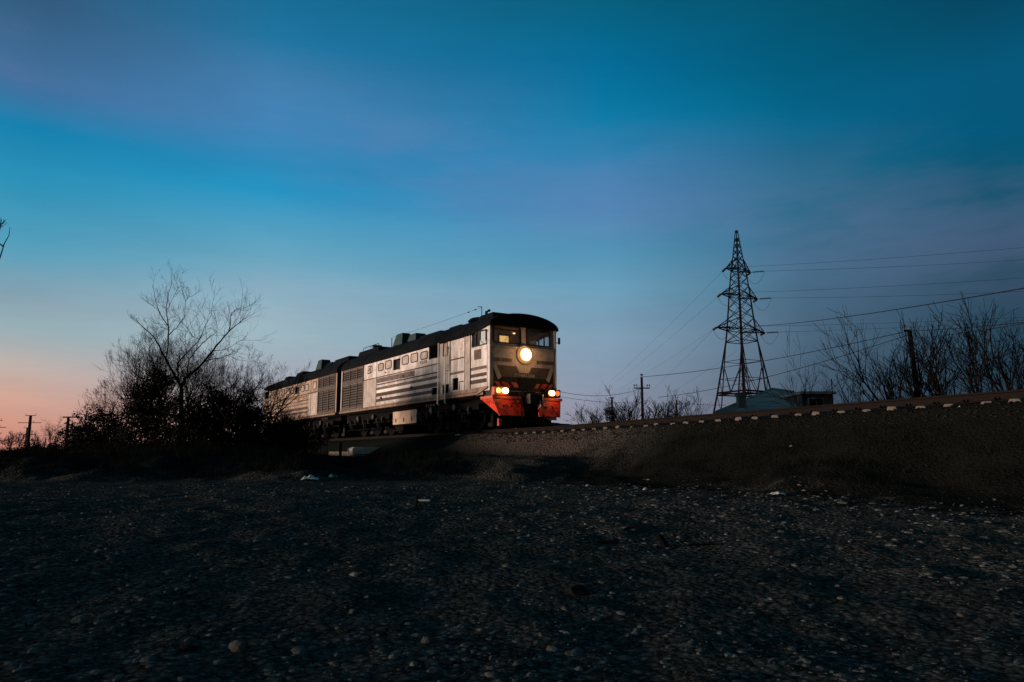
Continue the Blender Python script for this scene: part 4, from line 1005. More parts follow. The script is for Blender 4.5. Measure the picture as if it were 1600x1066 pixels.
for lvl, (zb_, zt_, ln_) in enumerate(((16.9, 18.5, 4.55), (21.6, 23.0, 3.45), (25.3, 26.9, 2.35))):
    for sg in (-1, 1):
        tip = av*sg*ln_*1.0+Vector((0, 0, zb_+CAMZ+.0)); cs = (0, 1) if sg > 0 else (2, 3)
        mb = MB()
        for c_ in cs:
            bar(mb, cor(c_, zb_), tip, .085); bar(mb, cor(c_, zt_), tip, .065)
            for f in (.25, .5, .75): bar(mb, cor(c_, zb_).lerp(tip, f), cor(c_, zt_).lerp(tip, f-.12), .035)
        for f in (.2, .45, .7): bar(mb, cor(cs[0], zb_).lerp(tip, f), cor(cs[1], zb_).lerp(tip, f), .04)
        mb.build('crossarm', M['pylon'], pyl); tips[(lvl, sg)] = tip+Vector((PX, PY, 0))
mb = MB(); mb.box((-.16, -.16, 30.7+CAMZ), (.16, .16, 31.0+CAMZ)); mb.build('peak_cap', M['pylon'], pyl)
dR = (at(1600, 430, 92)-at(1215, 460, 102)).normalized(); dLt = (at(985, 580, 190)-at(1118, 462, 98)).normalized()
for (lvl, sg), tp in tips.items():
    for dd in (dR, dLt):
        if sg < 0 and dd is dR: off_ = Vector((0, 0, 0))
        mb = MB(); tpl = tp-Vector((PX, PY, 0)); a = tpl+dd*.3; n_ = 8; ln_ = 1.55
        prof = []
        for k in range(n_): prof += [(.05, k*ln_/n_), (.16, k*ln_/n_+.05), (.05, k*ln_/n_+.11)]
        rings = []; u = dd.cross(Vector((0, 0, 1))).normalized(); v = dd.cross(u)
        for r_, l_ in prof: rings.append([a+dd*l_+(u*math.cos(x)+v*math.sin(x))*r_ for x in np.linspace(0, 2*math.pi, 9)[:-1]])
        mb.loft(rings); mb.tube([tpl, a], .03, 4); mb.build('insulator_string', M['insul'], pyl)
    # jumper loop
    mb = MB(); tpl = tp-Vector((PX, PY, 0)); A = tpl+dR*1.9; B = tpl+dLt*1.9
    mb.tube([A.lerp(B, f)-Vector((0, 0, 1.5*4*f*(1-f))) for f in np.linspace(0, 1, 9)], .022, 4); mb.build('jumper_wire', M['wire'], pyl)

# ---------------------------------------------------------------- overhead wires
def wire(p, q, label, r=.03, sag=.0, group='overhead wires strung across the sky', ext0=0., ext1=0.):
    p = Vector(p); q = Vector(q); d = q-p; p = p-d*ext0; q = q+d*ext1
    mb = MB(); mb.tube([p.lerp(q, f)-Vector((0, 0, sag*4*f*(1-f))) for f in np.linspace(0, 1, 14)], r, 4)
    o = mb.build('overhead_wire', M['wire']); tag(o, label, 'wire', group); return o
T = tips
wire(T[(2, -1)]+dR*1.9, at(1600, 384, 82), 'uppermost thin wire running right from the pylon to the frame edge', .019, .3, ext1=.3)
wire(T[(2, 1)]+dR*1.9, at(1600, 403.5, 90), 'second thin wire from the top, running right from the upper crossarm of the pylon', .019, .3, ext1=.3)
wire(T[(1, -1)]+dR*1.9, at(1600, 431.5, 82), 'third thin wire from the top, running right from behind the middle crossarm', .019, .3, ext1=.3)
wire(T[(1, 1)]+dR*1.9, at(1600, 453, 90), 'fourth thin wire from the top, running right from the tip of the middle crossarm', .019, .3, ext1=.3)
wire(T[(0, -1)]+dR*1.9, at(1600, 493, 82), 'thin wire running right from the lower crossarm, upper of its pair', .018, .3, ext1=.3)
wire(T[(0, 1)]+dR*1.9, at(1600, 498, 90), 'thin wire running right from the lower crossarm tip, lower of its pair', .018, .3, ext1=.3)
wire(at(1168, 510, 112), at(1600, 440.5, 34), 'thick dark cable rising steeply to the right frame edge above the bare trees', .032, .55, ext1=.2)
wire(at(1003, 589, 66), at(1421, 517, 38), 'wire from the red pole top to the top of the dark leaning pole', .022, .35, 'overhead wires strung across the sky')
wire(at(1028, 621, 72), at(1421, 523, 38.4), 'lower wire rising from the small trees to the dark pole on the right', .022, .5)
wire(at(1421, 517, 38), at(1600, 501, 24), 'wire from the dark pole to the right frame edge, upper one', .016, .08, ext1=.3)
wire(at(1421, 530, 38), at(1600, 503, 24), 'wire from the dark pole to the right frame edge, lower one', .014, .08, ext1=.3)
for k, (lv, sg, q, lab) in enumerate(((2, -1, (938, 609), 'faint wire falling left from the upper crossarm of the pylon'), (1, -1, (930, 620), 'faint wire falling left from the left tip of the middle crossarm'), (1, 1, (960, 612), 'faint wire falling left from the right half of the middle crossarm'), (0, -1, (990, 633), 'faint wire falling left from the left tip of the lower crossarm'), (0, 1, (1000, 640), 'faint wire falling left from the right half of the lower crossarm'))):
    wire(T[(lv, sg)]+dLt*1.9, at(*q, 260), lab, .016, .6)
wire(at(870, 611, 55), at(1003, 607, 66), 'slack wire from behind the locomotive nose to the crossarm of the red pole', .016, .5)
wire(at(870, 619, 55), at(1003, 629, 66), 'lower slack wire from behind the locomotive nose to the red pole', .014, .2)
wire(at(1060, 629, 78), at(1135, 633, 78), 'short level wire at the foot of the pylon on its left', .02, .1)

# ---------------------------------------------------------------- poles
def pole(px, ptop, Y, name, label, arms, r=(.14, .1), mat_='wood', lean=0., group='utility poles', zfoot=None):
    top = at(px, ptop, Y); g_ = tz(top.x, Y) if zfoot is None else zfoot
    o = thing(name, label, 'utility pole', (top.x+lean, Y, g_-.3), 0, group)
    H = top.z-g_+.3
    mb = MB(); mb.tube([(0, 0, 0), (-lean, 0, H)], r, 8); mb.build('pole', M[mat_], o)
    for (dz, l0, l1, n_) in arms:
        mb = MB(); mb.box((-lean+l0, -.05, H-dz-.05), (-lean+l1, .05, H-dz+.05)); arm = mb.build('crossarm', M[mat_], o)
        for q in n_:
            mb = MB(); mb.lathe((-lean+q, 0, H-dz+.05), 2, [(.015, 0), (.015, .12), (.06, .13), (.065, .2), (.04, .27), (.01, .29)], 8); mb.build('insulator', M['insul'], arm)
    return o
pole(1002.5, 590, 66, 'utility_pole', 'red brown utility pole with one crossarm and four insulators behind the track', [(.95, -.72, .72, (-.68, -.48, .48, .68)), (.0, -.08, .08, (-.05, .06))], (.16, .11), 'redwood')
pole(1421, 516, 38, 'utility_pole', 'thick dark leaning pole with a stub top among the bare trees on the right', [(.03, -.28, .12, (-.24,))], (.14, .11), 'poleconc', lean=.28)
pole(48, 649, 125, 'utility_pole', 'far left pole with three stacked crossarms, the tallest against the pink sky', [(.05, -.9, .9, (-.8, .85)), (1.25, -2., 1.9, (.6,)), (4.2, -2.0, 1.8, ())], (.3, .22))
pole(44, 668, 150, 'utility_pole', 'shorter dark pole just behind the tallest one on the far left', [(.1, -.9, .5, (-.7,)), (1.4, -1.9, 1.9, ()), (2.9, -1.6, 1.2, ())], (.42, .3))
pole(-12, 655, 118, 'utility_pole', 'pole cut by the left frame edge of which only crossarm ends show', [(.2, -1.6, 1.6, (1.45,)), (1.3, -2., 2.3, (1.35,)), (2.2, -1.5, 1.7, ()), (3.4, -2., 2.4, ())], (.25, .2))
pole(107, 651, 60, 'utility_pole', 'flat topped pole rising out of the leafy bush with one long crossarm', [(.05, -.45, .95, ()), (.65, -.05, .45, ())], (.13, .1))
pole(956, 621, 78, 'utility_pole', 'small dark pole with a short top crossarm left of the red pole', [(.05, -.25, .25, ())], (.13, .1))
pole(1057, 625, 74, 'utility_pole', 'thin short pole to the right of the red pole behind the track', [(.4, -.1, .35, (.3,))], (.1, .08))
pole(925, 652, 60, 'post', 'tiny bare stub post between the locomotive nose and the small trees', [], (.06, .05))
pole(1299, 592, 37, 'post', 'thin dark rod standing at the corner of the flat roofed annex', [], (.03, .025))

# ---------------------------------------------------------------- house behind the track
house = thing('house', 'low house with grey sheet hip roof and chimney behind the embankment', 'house', (0, 0, 0))
gz = CAMZ-.4
A = at(1206, 607.5, 44); Bq = at(1240, 612.5, 47); c1 = at(1117, 651, 38.5); c2 = at(1270, 645, 38); c3 = at(1295, 640, 50); c4 = at(1140, 645, 50)
ez = 2.2+CAMZ
for c_ in (c1, c2, c3, c4): c_.z = ez
mb = MB(); i0 = 0
mb.v = [tuple(c1), tuple(c2), tuple(c3), tuple(c4), tuple(A), tuple(Bq)]+[(p.x, p.y, p.z-.08) for p in (c1, c2, c3, c4)]
mb.f = [(0, 1, 5, 4), (1, 2, 5), (2, 3, 4, 5), (3, 0, 4), (0, 6, 7, 1), (1, 7, 8, 2), (2, 8, 9, 3), (3, 9, 6, 0), (6, 9, 8, 7)]; mb.m = [0]*9
rf = mb.build('roof', M['slate'], house)
# corrugation ribs down the front slope
mb = MB(); e1, e2 = Vector(c1), Vector(c2)
for k in range(1, 34):
    f = k/34; e = e1.lerp(e2, f); tpt = A.lerp(Bq, f)
    up = Vector((0, -.01, .018)); mb.tube([e+up, e.lerp(tpt, .97)+up], .02, 3)
mb.build('roof_rib', M['slate'], rf)['kind'] = 'stuff'
mb = MB(); mb.tube([c1, A], .07, 5); mb.tube([A, Bq], .07, 5); mb.tube([Bq, c2], .07, 5); mb.build('ridge_cap', M['slate'], rf)
mb = MB(); x0, x1 = c1.x+.4, c2.x-.4; mb.box((x0, 38.9, gz-.2), (x1, 49.5, ez-.04)); mb.build('wall', M['render'], house)
ct = at(1151.5, 616.5, 39.5); cb = at(1163, 616.5, 39.5)
mb = MB(); mb.box((ct.x, 39.3, CAMZ+1.8), (cb.x, 39.7, ct.z-.12)); mb.box((ct.x-.05, 39.25, ct.z-.12), (cb.x+.05, 39.75, ct.z)); mb.build('chimney', M['render'], rf)
annex = thing('shed', 'dark flat roofed brick shed with a pale window to the right of the house roof', 'shed', (0, 0, 0))
a0 = at(1252, 612, 39); a1 = at(1300, 612, 39)
mb = MB(); mb.box((a0.x, 39, gz-.2), (a1.x, 43, a0.z-.14)); mb.build('wall', M['brick'], annex)
mb = MB(); mb.box((a0.x-.1, 38.8, a0.z-.14), (a1.x+.15, 43.2, a0.z)); mb.build('roof', M['slate'], annex)
w0 = at(1262, 622, 38.97); w1 = at(1288, 640, 38.97)
mb = MB(); mb.box((w0.x, 38.93, w1.z), (w1.x, 38.99, w0.z)); wf = mb.build('window', M['slate'], annex)
mb = MB(); mb.box((w0.x+.05, 38.91, w1.z+.05), ((w0.x+w1.x)/2-.03, 38.928, w0.z-.05)); mb.build('pane', M['pane'], wf)
mb = MB(); mb.box(((w0.x+w1.x)/2+.03, 38.91, w1.z+.05), (w1.x-.05, 38.928, w0.z-.05)); mb.build('pane', M['pane'], wf)

# ---------------------------------------------------------------- bare trees and bushes
random.seed(11)
R = random.Random(7)
def rv(s): return Vector((R.gauss(0, s), R.gauss(0, s), R.gauss(0, s)))
def seg(mbx, pts, r0, r1, n=4):
    k = len(pts); mbx.tube(pts, [r0+(r1-r0)*i/(k-1) for i in range(k)], n, cap=False)
def grow(mt, mc, p, d, ln, r, lvl, maxl, kids=4, up=.12, crook=.16, ang=(22, 52), shrink=(.5, .72), rmin=.004):
    """recursive branch; thick levels go to mt (trunk), twigs to mc (crown)"""
    n = 5 if lvl < 2 else 4; pts = [p.copy()]; q = p.copy(); dd = d.normalized(); dirs = []
    for i in range(n):
        dd = (dd+rv(crook)+Vector((0, 0, up))).normalized(); q = q+dd*(ln/n); pts.append(q.copy()); dirs.append(dd.copy())
    r1 = max(rmin, r*.45)
    seg(mt if lvl < 2 else mc, pts, max(r, rmin), r1, 6 if lvl == 0 else (4 if lvl < 2 else 3))
    if lvl >= maxl: return
    for k in range(kids if lvl else kids+1):
        f = R.uniform(.28, 1.0); i = min(n-1, int(f*n)); b = pts[i].lerp(pts[i+1], f*n-i) if i < n else pts[-1]
        base = dirs[i]; a = math.radians(R.uniform(*ang)); ax = base.cross(rv(1)).normalized()
        nd = Matrix.Rotation(a, 3, ax) @ base
        grow(mt, mc, b, nd, ln*R.uniform(*shrink)*(1.1-.35*f), r*(.62-.2*f), lvl+1, maxl, kids, up, crook, ang, shrink, rmin)
def tree(name, label, x, y, H, lean=(0, 0), stems=1, spread=.3, r=.09, maxl=4, kids=4, up=.12, seed=0, cat='tree', group=None, crook=.14, rmin=.004, first=.55, zoff=0., ang=(22, 52), shrink=(.5, .72)):
    R.seed(seed); z = tz(x, y)+zoff; o = thing(name, label, cat, (x, y, z-.05), 0, group)
    mt, mc = MB(), MB()
    for k in range(stems):
        d = Vector((lean[0]+R.gauss(0, spread), lean[1]+R.gauss(0, spread*.7), 1))
        grow(mt, mc, Vector((R.gauss(0, .12*stems**.5), R.gauss(0, .12*stems**.5), 0)), d, H*first*R.uniform(.8, 1.1), r, 0, maxl, kids, up, crook, ang, shrink, rmin=rmin)
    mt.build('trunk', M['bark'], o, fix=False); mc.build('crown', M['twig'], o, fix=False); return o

# the big bare tree left of the train: limbs traced, side twigs grown
Yt = 28.
def PT(x, y, dy=0.): return at(x, y, Yt+dy)
limbs = [  # (points, r0, r1, depth drift)
 ([(284, 706), (283, 660), (283, 624), (283, 603)], .105, .075, 0),
 ([(283, 605), (278.9, 597.5), (268, 578), (259.7, 562.4), (248.6, 540), (240.6, 527), (223, 511), (212, 497)], .055, .010, -.8),
 ([(259.7, 560), (262.5, 542), (263, 524), (263, 510), (253.4, 497), (243.8, 473), (238, 446)], .034, .006, .5),
 ([(263, 524), (271, 516), (279, 508), (288.5, 495.4), (290, 471.5), (293, 462)], .02, .005, -.5),
 ([(263, 510), (261, 495), (259.7, 482.6), (263, 458.7), (269.3, 440.4)], .02, .007, .7),
 ([(260, 486), (268, 470), (275.7, 455.5), (280, 446)], .01, .004, .3),
 ([(283, 607), (290, 591), (303, 580), (317, 567), (333, 548), (345, 533), (357, 519), (368, 509), (379.4, 500), (392, 492)], .06, .006, 1.0),
 ([(357, 519), (360, 503), (361.8, 489), (370, 483), (377.8, 479.4)], .018, .005, -.4),
 ([(319, 565.6), (333, 561), (347.5, 559), (358, 555), (366.6, 552.8), (372, 549)], .02, .006, -1.),
 ([(334.7, 548), (345, 547.5), (355.4, 544.8), (368, 537), (380, 530)], .014, .004, .8),
 ([(282, 606), (278, 589.5), (277.3, 567), (284, 560), (291.6, 552.8), (302, 541), (312.4, 529), (318.8, 513), (331.5, 490.6)], .04, .007, -1.2),
 ([(291.6, 552.8), (290, 541.6), (286, 534), (282, 529)], .014, .005, .3),
 ([(286, 602), (293, 583), (294.8, 562.4), (305, 549), (315.6, 536.9), (326, 528), (336, 521), (342, 514)], .03, .006, 1.5),
 ([(312, 530), (300, 525), (292, 512), (286, 505)], .012, .004, .5)]
R.seed(3)
b0 = PT(284, 706); ot = thing('bare_tree', 'tall bare tree, its wide forked crown rising above dark bushes left of the train', 'tree', b0)
mt, mc = MB(), MB()
for (pl, r0, r1, dr_) in limbs:
    n_ = len(pl); pts = []
    start = {True: 0}[True]
    for i, (x, y) in enumerate(pl):
        dy = dr_*i/(n_-1) if n_ else 0
        pts.append(PT(x, y, dy)-b0)
    # smooth subdivision with slight crook
    fine = []
    for i in range(n_-1):
        for f in (0, .5): fine.append(pts[i].lerp(pts[i+1], f)+(rv(.012) if f else Vector((0, 0, 0))))
    fine.append(pts[-1]); seg(mt, fine, r0, r1, 6)
    if r0 > .1: continue
    tot = sum((pts[i+1]-pts[i]).length for i in range(n_-1))
    for k in range(int(tot*3.4)+2):
        f = R.uniform(.22, 1); i = min(len(fine)-2, int(f*(len(fine)-1))); b = fine[i].lerp(fine[i+1], R.random()); dd = (fine[i+1]-fine[i]).normalized()
        nd = (Matrix.Rotation(math.radians(R.uniform(20, 60)), 3, dd.cross(rv(1)).normalized()) @ dd)
        grow(mt, mc, b, nd, R.uniform(.35, 1.25), .007, 2, 4, 3, .1, .12, rmin=.0022)
mt.build('trunk', M['bark'], ot, fix=False); mc.build('crown', M['twig'], ot, fix=False)

# bare multi-stem shrubs around it
def pos(px, Y): v = at(px, 700, Y); return v.x, Y
x, y = pos(345, 27); tree('bare_tree', 'slender bare tree leaning right between the tall forked tree and the train', x, y, 4.3, (.25, 0), 2, .12, .04, 4, 4, seed=21, rmin=.003)
x, y = pos(420, 30); tree('bare_tree', 'thin bare sapling standing in front of the rear end of the train', x, y, 4.4, (.03, 0), 2, .07, .045, 4, 4, seed=5, rmin=.003)
x, y = pos(237, 29); tree('bare_shrub', 'dense twiggy shrub just left of the tall forked tree', x, y, 5.6, (.0, 0), 12, .17, .028, 4, 4, seed=8, cat='shrub', rmin=.0026)
x, y = pos(210, 31); tree('bare_shrub', 'low spreading twiggy shrub left of the dense one', x, y, 3.8, (.0, 0), 7, .2, .022, 4, 4, seed=9, cat='shrub', rmin=.0024)
x, y = pos(300, 31); tree('bare_shrub', 'twiggy shrub behind the trunk of the tall forked tree', x, y, 5.2, (.05, 0), 11, .22, .025, 4, 4, seed=10, cat='shrub', rmin=.0026)
x, y = pos(375, 31); tree('bare_shrub', 'pale twiggy shrub to the right of the tall forked tree', x, y, 4.4, (.05, 0), 10, .24, .022, 4, 4, seed=13, cat='shrub', rmin=.0024)
x, y = pos(455, 31); tree('bare_shrub', 'twiggy brush in front of the side of the rear locomotive', x, y, 2.6, (.1, 0), 10, .35, .018, 4, 4, seed=14, cat='shrub', rmin=.0024)
x, y = pos(500, 31); tree('bare_shrub', 'last low brush to the right, before the rear bogie of the train', x, y, 1.6, (.1, 0), 6, .4, .014, 3, 4, seed=15, cat='shrub', rmin=.0024)
x, y = pos(165, 30); tree('bare_shrub', 'sparse bare shoots sticking up behind the leafy bush', x, y, 3.1, (-.05, 0), 4, .18, .018, 3, 4, seed=16, cat='shrub', rmin=.0024)
x, y = pos(85, 50); tree('bare_shrub', 'thin bare shoots left of the flat topped pole', x, y, 3.0, (-.1, 0), 5, .25, .02, 3, 4, seed=17, cat='shrub', rmin=.004)

# leafy dark bushes
def bush(label, blobs, Y, nleaf, seed, lsize=.095, grp=None):
    """blobs: (px, py, rx, ry) in photo pixels at distance Y"""
    r = np.random.default_rng(seed); k = Y/1160.
    cx = np.mean([b[0] for b in blobs]); base = at(cx, 706, Y); g0 = tz(base.x, Y)
    o = thing('leafy_bush', label, 'bush', (base.x, Y, g0-.05), 0, grp)
    w_ = np.array([b[2]*b[3] for b in blobs], float); w_ /= w_.sum(); V = []
    for bi, b in enumerate(blobs):
        n_ = int(nleaf*1.2*w_[bi]); c_ = at(b[0], b[1], Y)
        nc = max(12, n_//22)
        u = r.normal(size=(nc, 3)); u /= np.linalg.norm(u, axis=1)[:, None]; rad_ = r.random(nc)**.42
        # uneven outline
        rad_ *= .78+.42*np.array([fbm(np.array([q[0]*2.2+seed]), np.array([q[2]*2.2+q[1]]), 3, seed)[0]+.5 for q in u])
        cc = u*rad_[:, None]*np.array([b[2]*k, b[2]*k*.8, b[3]*k])+np.array(c_)
        for q in cc:
            m_ = r.integers(12, 30); pts = q+r.normal(size=(m_, 3))*np.array([.10, .10, .075]); V.append(pts)
    P_ = np.concatenate(V)-np.array([base.x, Y, g0-.05]); P_ = P_[P_[:, 2] > -.1]
    n_ = len(P_); a = r.normal(size=(n_, 3)); a /= np.linalg.norm(a, axis=1)[:, None]; b_ = np.cross(a, r.normal(size=(n_, 3))); b_ /= np.linalg.norm(b_, axis=1)[:, None]
    L_ = lsize*r.uniform(.6, 1.4, (n_, 1)); W_ = L_*.45
    verts = np.stack([P_-a*L_*.5, P_+b_*W_*.5, P_+a*L_*.5, P_-b_*W_*.5], 1).reshape(-1, 3)
    faces = np.arange(n_*4).reshape(-1, 4)
    m2 = bpy.data.meshes.new('foliage'); m2.from_pydata(verts.tolist(), [], faces.tolist()); m2.materials.append(M['leaf']); m2.update()
    put('foliage', m2, o)
    R.seed(seed); mt, mc = MB(), MB()
    for b in blobs:
        c_ = at(b[0], b[1], Y)-Vector((base.x, Y, g0-.05)); st_ = Vector((c_.x*.7, 0, 0))
        for q in range(4):
            e = c_+Vector((R.uniform(-.7, .7)*b[2]*k, R.uniform(-.5, .5)*b[2]*k, R.uniform(-.2, .9)*b[3]*k)); d_ = e-st_
            grow(mt, mc, st_, d_, d_.length, .018, 1, 3, 5, .03, .12, rmin=.003)
    mt.build('stem', M['bark'], o, fix=False) if mt.v else None
    if mc.v: mc.build('twigs', M['twig'], o, fix=False)['kind'] = 'stuff'
    return o
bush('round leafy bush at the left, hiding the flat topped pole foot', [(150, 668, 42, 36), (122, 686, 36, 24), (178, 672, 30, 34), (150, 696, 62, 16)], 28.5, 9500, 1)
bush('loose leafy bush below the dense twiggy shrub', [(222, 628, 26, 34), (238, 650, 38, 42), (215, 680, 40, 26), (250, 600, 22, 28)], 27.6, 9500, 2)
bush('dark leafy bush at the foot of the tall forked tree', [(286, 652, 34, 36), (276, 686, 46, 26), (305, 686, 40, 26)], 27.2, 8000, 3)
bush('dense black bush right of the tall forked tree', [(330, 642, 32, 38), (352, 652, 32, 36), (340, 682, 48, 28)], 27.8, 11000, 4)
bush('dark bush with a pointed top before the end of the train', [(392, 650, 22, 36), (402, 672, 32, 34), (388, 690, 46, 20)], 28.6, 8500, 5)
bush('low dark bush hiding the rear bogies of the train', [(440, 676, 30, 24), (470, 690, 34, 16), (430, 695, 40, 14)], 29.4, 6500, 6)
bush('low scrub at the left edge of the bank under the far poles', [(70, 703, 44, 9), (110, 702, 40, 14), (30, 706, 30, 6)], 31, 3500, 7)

# soil heap at the left edge
def heap(px0, px1, ptop, Y, name, label, seed):
    a = at(px0, 712, Y); b = at(px1, 712, Y); H = at(0, ptop, Y).z; g0 = tz((a.x+b.x)/2, Y)
    o = MB(); n_, m_ = 14, 8; r = random.Random(seed); rings = []
    w2 = (b.x-a.x)/2
    for j in range(m_+1):
        f = j/m_; rings.append([((math.cos(t)*(1-f**3*.35))*w2, math.sin(t)*w2*.6*(1-f**3*.35), (H-g0)*f) if j < m_ else (math.cos(t)*w2*.62, math.sin(t)*w2*.38, (H-g0)) for t in np.linspace(0, 2*math.pi, n_+1)[:-1]])
    rings = [[(x+r.gauss(0, .03), y+r.gauss(0, .03), z+r.gauss(0, .02)) for x, y, z in rg_] for rg_ in rings]
    o.loft(rings); ob = o.build(name, M['poleconc'], loc=((a.x+b.x)/2, Y, g0-.1), smooth=True); tag(ob, label, 'soil heap'); return ob
heap(-70, 31, 705.5, 42, 'soil_heap', 'low flat topped dark heap at the far left edge below the poles', 3)

# trees behind the track
def bpos(px, Y): v = at(px, 640, Y); return v.x, Y
G = 'bare trees beyond the track'
for (px, Y_, H, lean, st, spd, r_, sd, lab) in (
    (1266, 37, 5.6, (0, 0), 3, .12, .035, 31, 'slim bare sapling in front of the flat roofed shed'),
    (1316, 42, 5.0, (.12, 0), 5, .34, .04, 32, 'bare tree with arching branches right of the shed'),
    (1358, 40, 5.8, (-.2, 0), 5, .26, .045, 33, 'tangled bare tree left of the dark leaning pole'),
    (1402, 37, 7.4, (.0, 0), 6, .20, .07, 34, 'tallest bare tree, its fan of branches touching the dark leaning pole'),
    (1462, 40, 4.0, (-.2, 0), 2, .3, .04, 35, 'small bare tree right of the dark leaning pole'),
    (1528, 24, 4.8, (-.85, .1), 6, .20, .06, 36, 'bare tree leaning hard to the left from the embankment'),
    (1578, 29, 5.8, (-.45, 0), 4, .13, .05, 37, 'bare tree with long shoots slanting left near the right edge'),
    (1606, 28, 6.4, (-.26, 0), 5, .12, .06, 38, 'bare tree cut by the right frame edge'),
    (1668, 31, 6.0, (-.3, 0), 2, .2, .05, 39, 'bare tree standing mostly outside the right frame edge'),
    (945, 72, 5.0, (-.15, 0), 4, .35, .06, 40, 'small spreading bare tree beside the small pole left of the red pole'),
    (966, 68, 4.6, (.2, 0), 3, .3, .06, 41, 'bare tree with open curved branches left of the red pole'),
    (990, 70, 5.6, (-.1, 0), 3, .2, .06, 42, 'narrow bare tree right against the red pole on its left'),
    (1020, 66, 5.0, (.0, 0), 5, .4, .07, 43, 'wide tangled bare tree right of the red pole'),
    (1042, 70, 5.8, (.05, 0), 3, .25, .06, 44, 'bare tree with one tall spike behind the thin short pole'),
    (1075, 76, 3.2, (0, 0), 4, .4, .05, 45, 'low bare shrub left of the pylon foot'),
    (1100, 80, 3.0, (0, 0), 4, .4, .05, 46, 'low bare shrub at the left foot of the pylon'),
    (22, 110, 3.6, (.2, 0), 4, .5, .06, 47, 'far bare tree at the left edge between the poles'),
    (66, 105, 3.2, (-.2, 0), 4, .6, .06, 48, 'far low bare tree right of the tallest left pole'),
    (885, 60, 2.4, (.1, 0), 4, .45, .04, 49, 'low bare shrub right behind the red apron')):
    x, y = bpos(px, Y_); far_ = Y_ > 50
    tree('bare_tree' if H > 4 else 'bare_shrub', lab, x, y, H*(1.06 if not far_ else 1.2), lean, st if not far_ else st+1, spd*1.25, r_, 3, 4 if (far_ or px in (1402, 1528, 1606)) else 3, .07 if lean[0] > -.5 else .11, sd, 'tree' if H > 4 else 'shrub', G, rmin=.007 if not far_ else .013, crook=.10, first=.58, ang=(16, 44), shrink=(.5, .78))
# ivy-like dark clumps on two trunks
bush('dark narrow evergreen clump beside the small pole left of the red pole', [(950, 645, 6, 16), (957, 650, 5, 14)], 70, 1500, 50, .11)
# bare tree outside the left edge, tips reach into the frame
R.seed(77); b0 = at(-46, 706, 13.5); g0 = tz(b0.x, 13.5)
ot = thing('bare_tree', 'near bare tree outside the left edge of which only two twig tips show', 'tree', (b0.x, 13.5, g0-.05)); mt, mc = MB(), MB(); q0 = Vector((b0.x, 13.5, g0-.05))
trunk = [Vector((0, 0, 0)), at(-60, 600, 13.5)-q0, at(-46, 500, 13.5)-q0]; seg(mt, trunk, .07, .045, 7)
for pl in ([(-46, 500), (-20, 450), (0, 402), (7, 380), (14, 368), (15.5, 355)], [(-46, 500), (-22, 420), (-8, 372), (0, 357), (2.5, 342)], [(-50, 520), (-90, 430), (-110, 360)], [(5, 385), (1, 382), (-4, 377)], [(-46, 500), (-40, 430), (-60, 350)]):
    pts = [at(x, y, 13.5)-q0 for x, y in pl]; seg(mt, pts, .018, .004, 5)
    for k in range(3 if pl[0][0] == -46 and pl[-1][0] > 0 else 6):
        i = R.randrange(0, 2); dd = (pts[i+1]-pts[i]).normalized()
        if pl[-1][0] < 0: grow(mt, mc, pts[i+1], Matrix.Rotation(math.radians(40), 3, dd.cross(rv(1)).normalized()) @ dd, .5, .006, 2, 4, 3, .1, .12)
mt.build('trunk', M['bark'], ot, fix=False); mc.build('crown', M['twig'], ot, fix=False) if mc.v else None

# ---------------------------------------------------------------- dead grass and weeds
def blades(name, label, X, Y, hmin, hmax, seed, wid=.007, mat_='grass'):
    r = np.random.default_rng(seed); n_ = len(X); Z = terrain(X, Y)-.01
    h_ = r.uniform(hmin, hmax, n_); a = r.uniform(0, 6.28, n_); ln = r.normal(0, .45, (n_, 2))*h_[:, None]; w_ = wid*r.uniform(.6, 1.5, n_)
    dx, dy = np.cos(a)*w_, np.sin(a)*w_
    v = np.stack([np.stack([X-dx, Y-dy, Z], 1), np.stack([X+dx, Y+dy, Z], 1), np.stack([X+ln[:, 0], Y+ln[:, 1], Z+h_], 1)], 1).reshape(-1, 3)
    m2 = bpy.data.meshes.new(name); m2.from_pydata(v.tolist(), [], np.arange(n_*3).reshape(-1, 3).tolist()); m2.materials.append(M[mat_]); m2.update()
    o = put(name, m2); tag(o, label, 'grass', kind='stuff'); return o
def area(n_, xr, yr, cond, seed, cl=1.):
    r = np.random.default_rng(seed); X = r.uniform(*xr, n_); Y = r.uniform(*yr, n_)
    k = cond(X, Y) & (r.random(n_) < np.clip(.5+cl*4*fbm(X*1.3, Y*1.3, 3, seed), 0, 1)); return X[k], Y[k]
pxof = lambda X, Y: 800+1160*X/np.maximum(Y, .5)
X, Y_ = area(90000, (-24, 4), (17.5, 31), lambda X, Y: (Y-base_dist(X, Y) > -.2) & (pxof(X, Y) < 720) & (pxof(X, Y) > -40) & (st_of(X, Y)[1] < -1.2), 5)
blades('dead_grass', 'dark dry grass and weeds covering the bank left of and below the train', X, Y_, .05, .28, 6)
X, Y_ = area(80000, (1, 16), (8, 21), lambda X, Y: (Y-base_dist(X, Y) > .1) & (pxof(X, Y) > 880) & (pxof(X, Y) < 1750) & (st_of(X, Y)[1] < -.6), 7)
blades('dead_grass', 'dark dry grass on the embankment slope under the empty track at the right', X, Y_, .03, .13, 8, .005)
X, Y_ = area(14000, (-9, 10), (4, 15), lambda X, Y: Y < base_dist(X, Y), 9, 2.)
blades('dead_grass', 'sparse short dry tufts on the open gravel in the foreground', X, Y_, .01, .045, 10, .003)

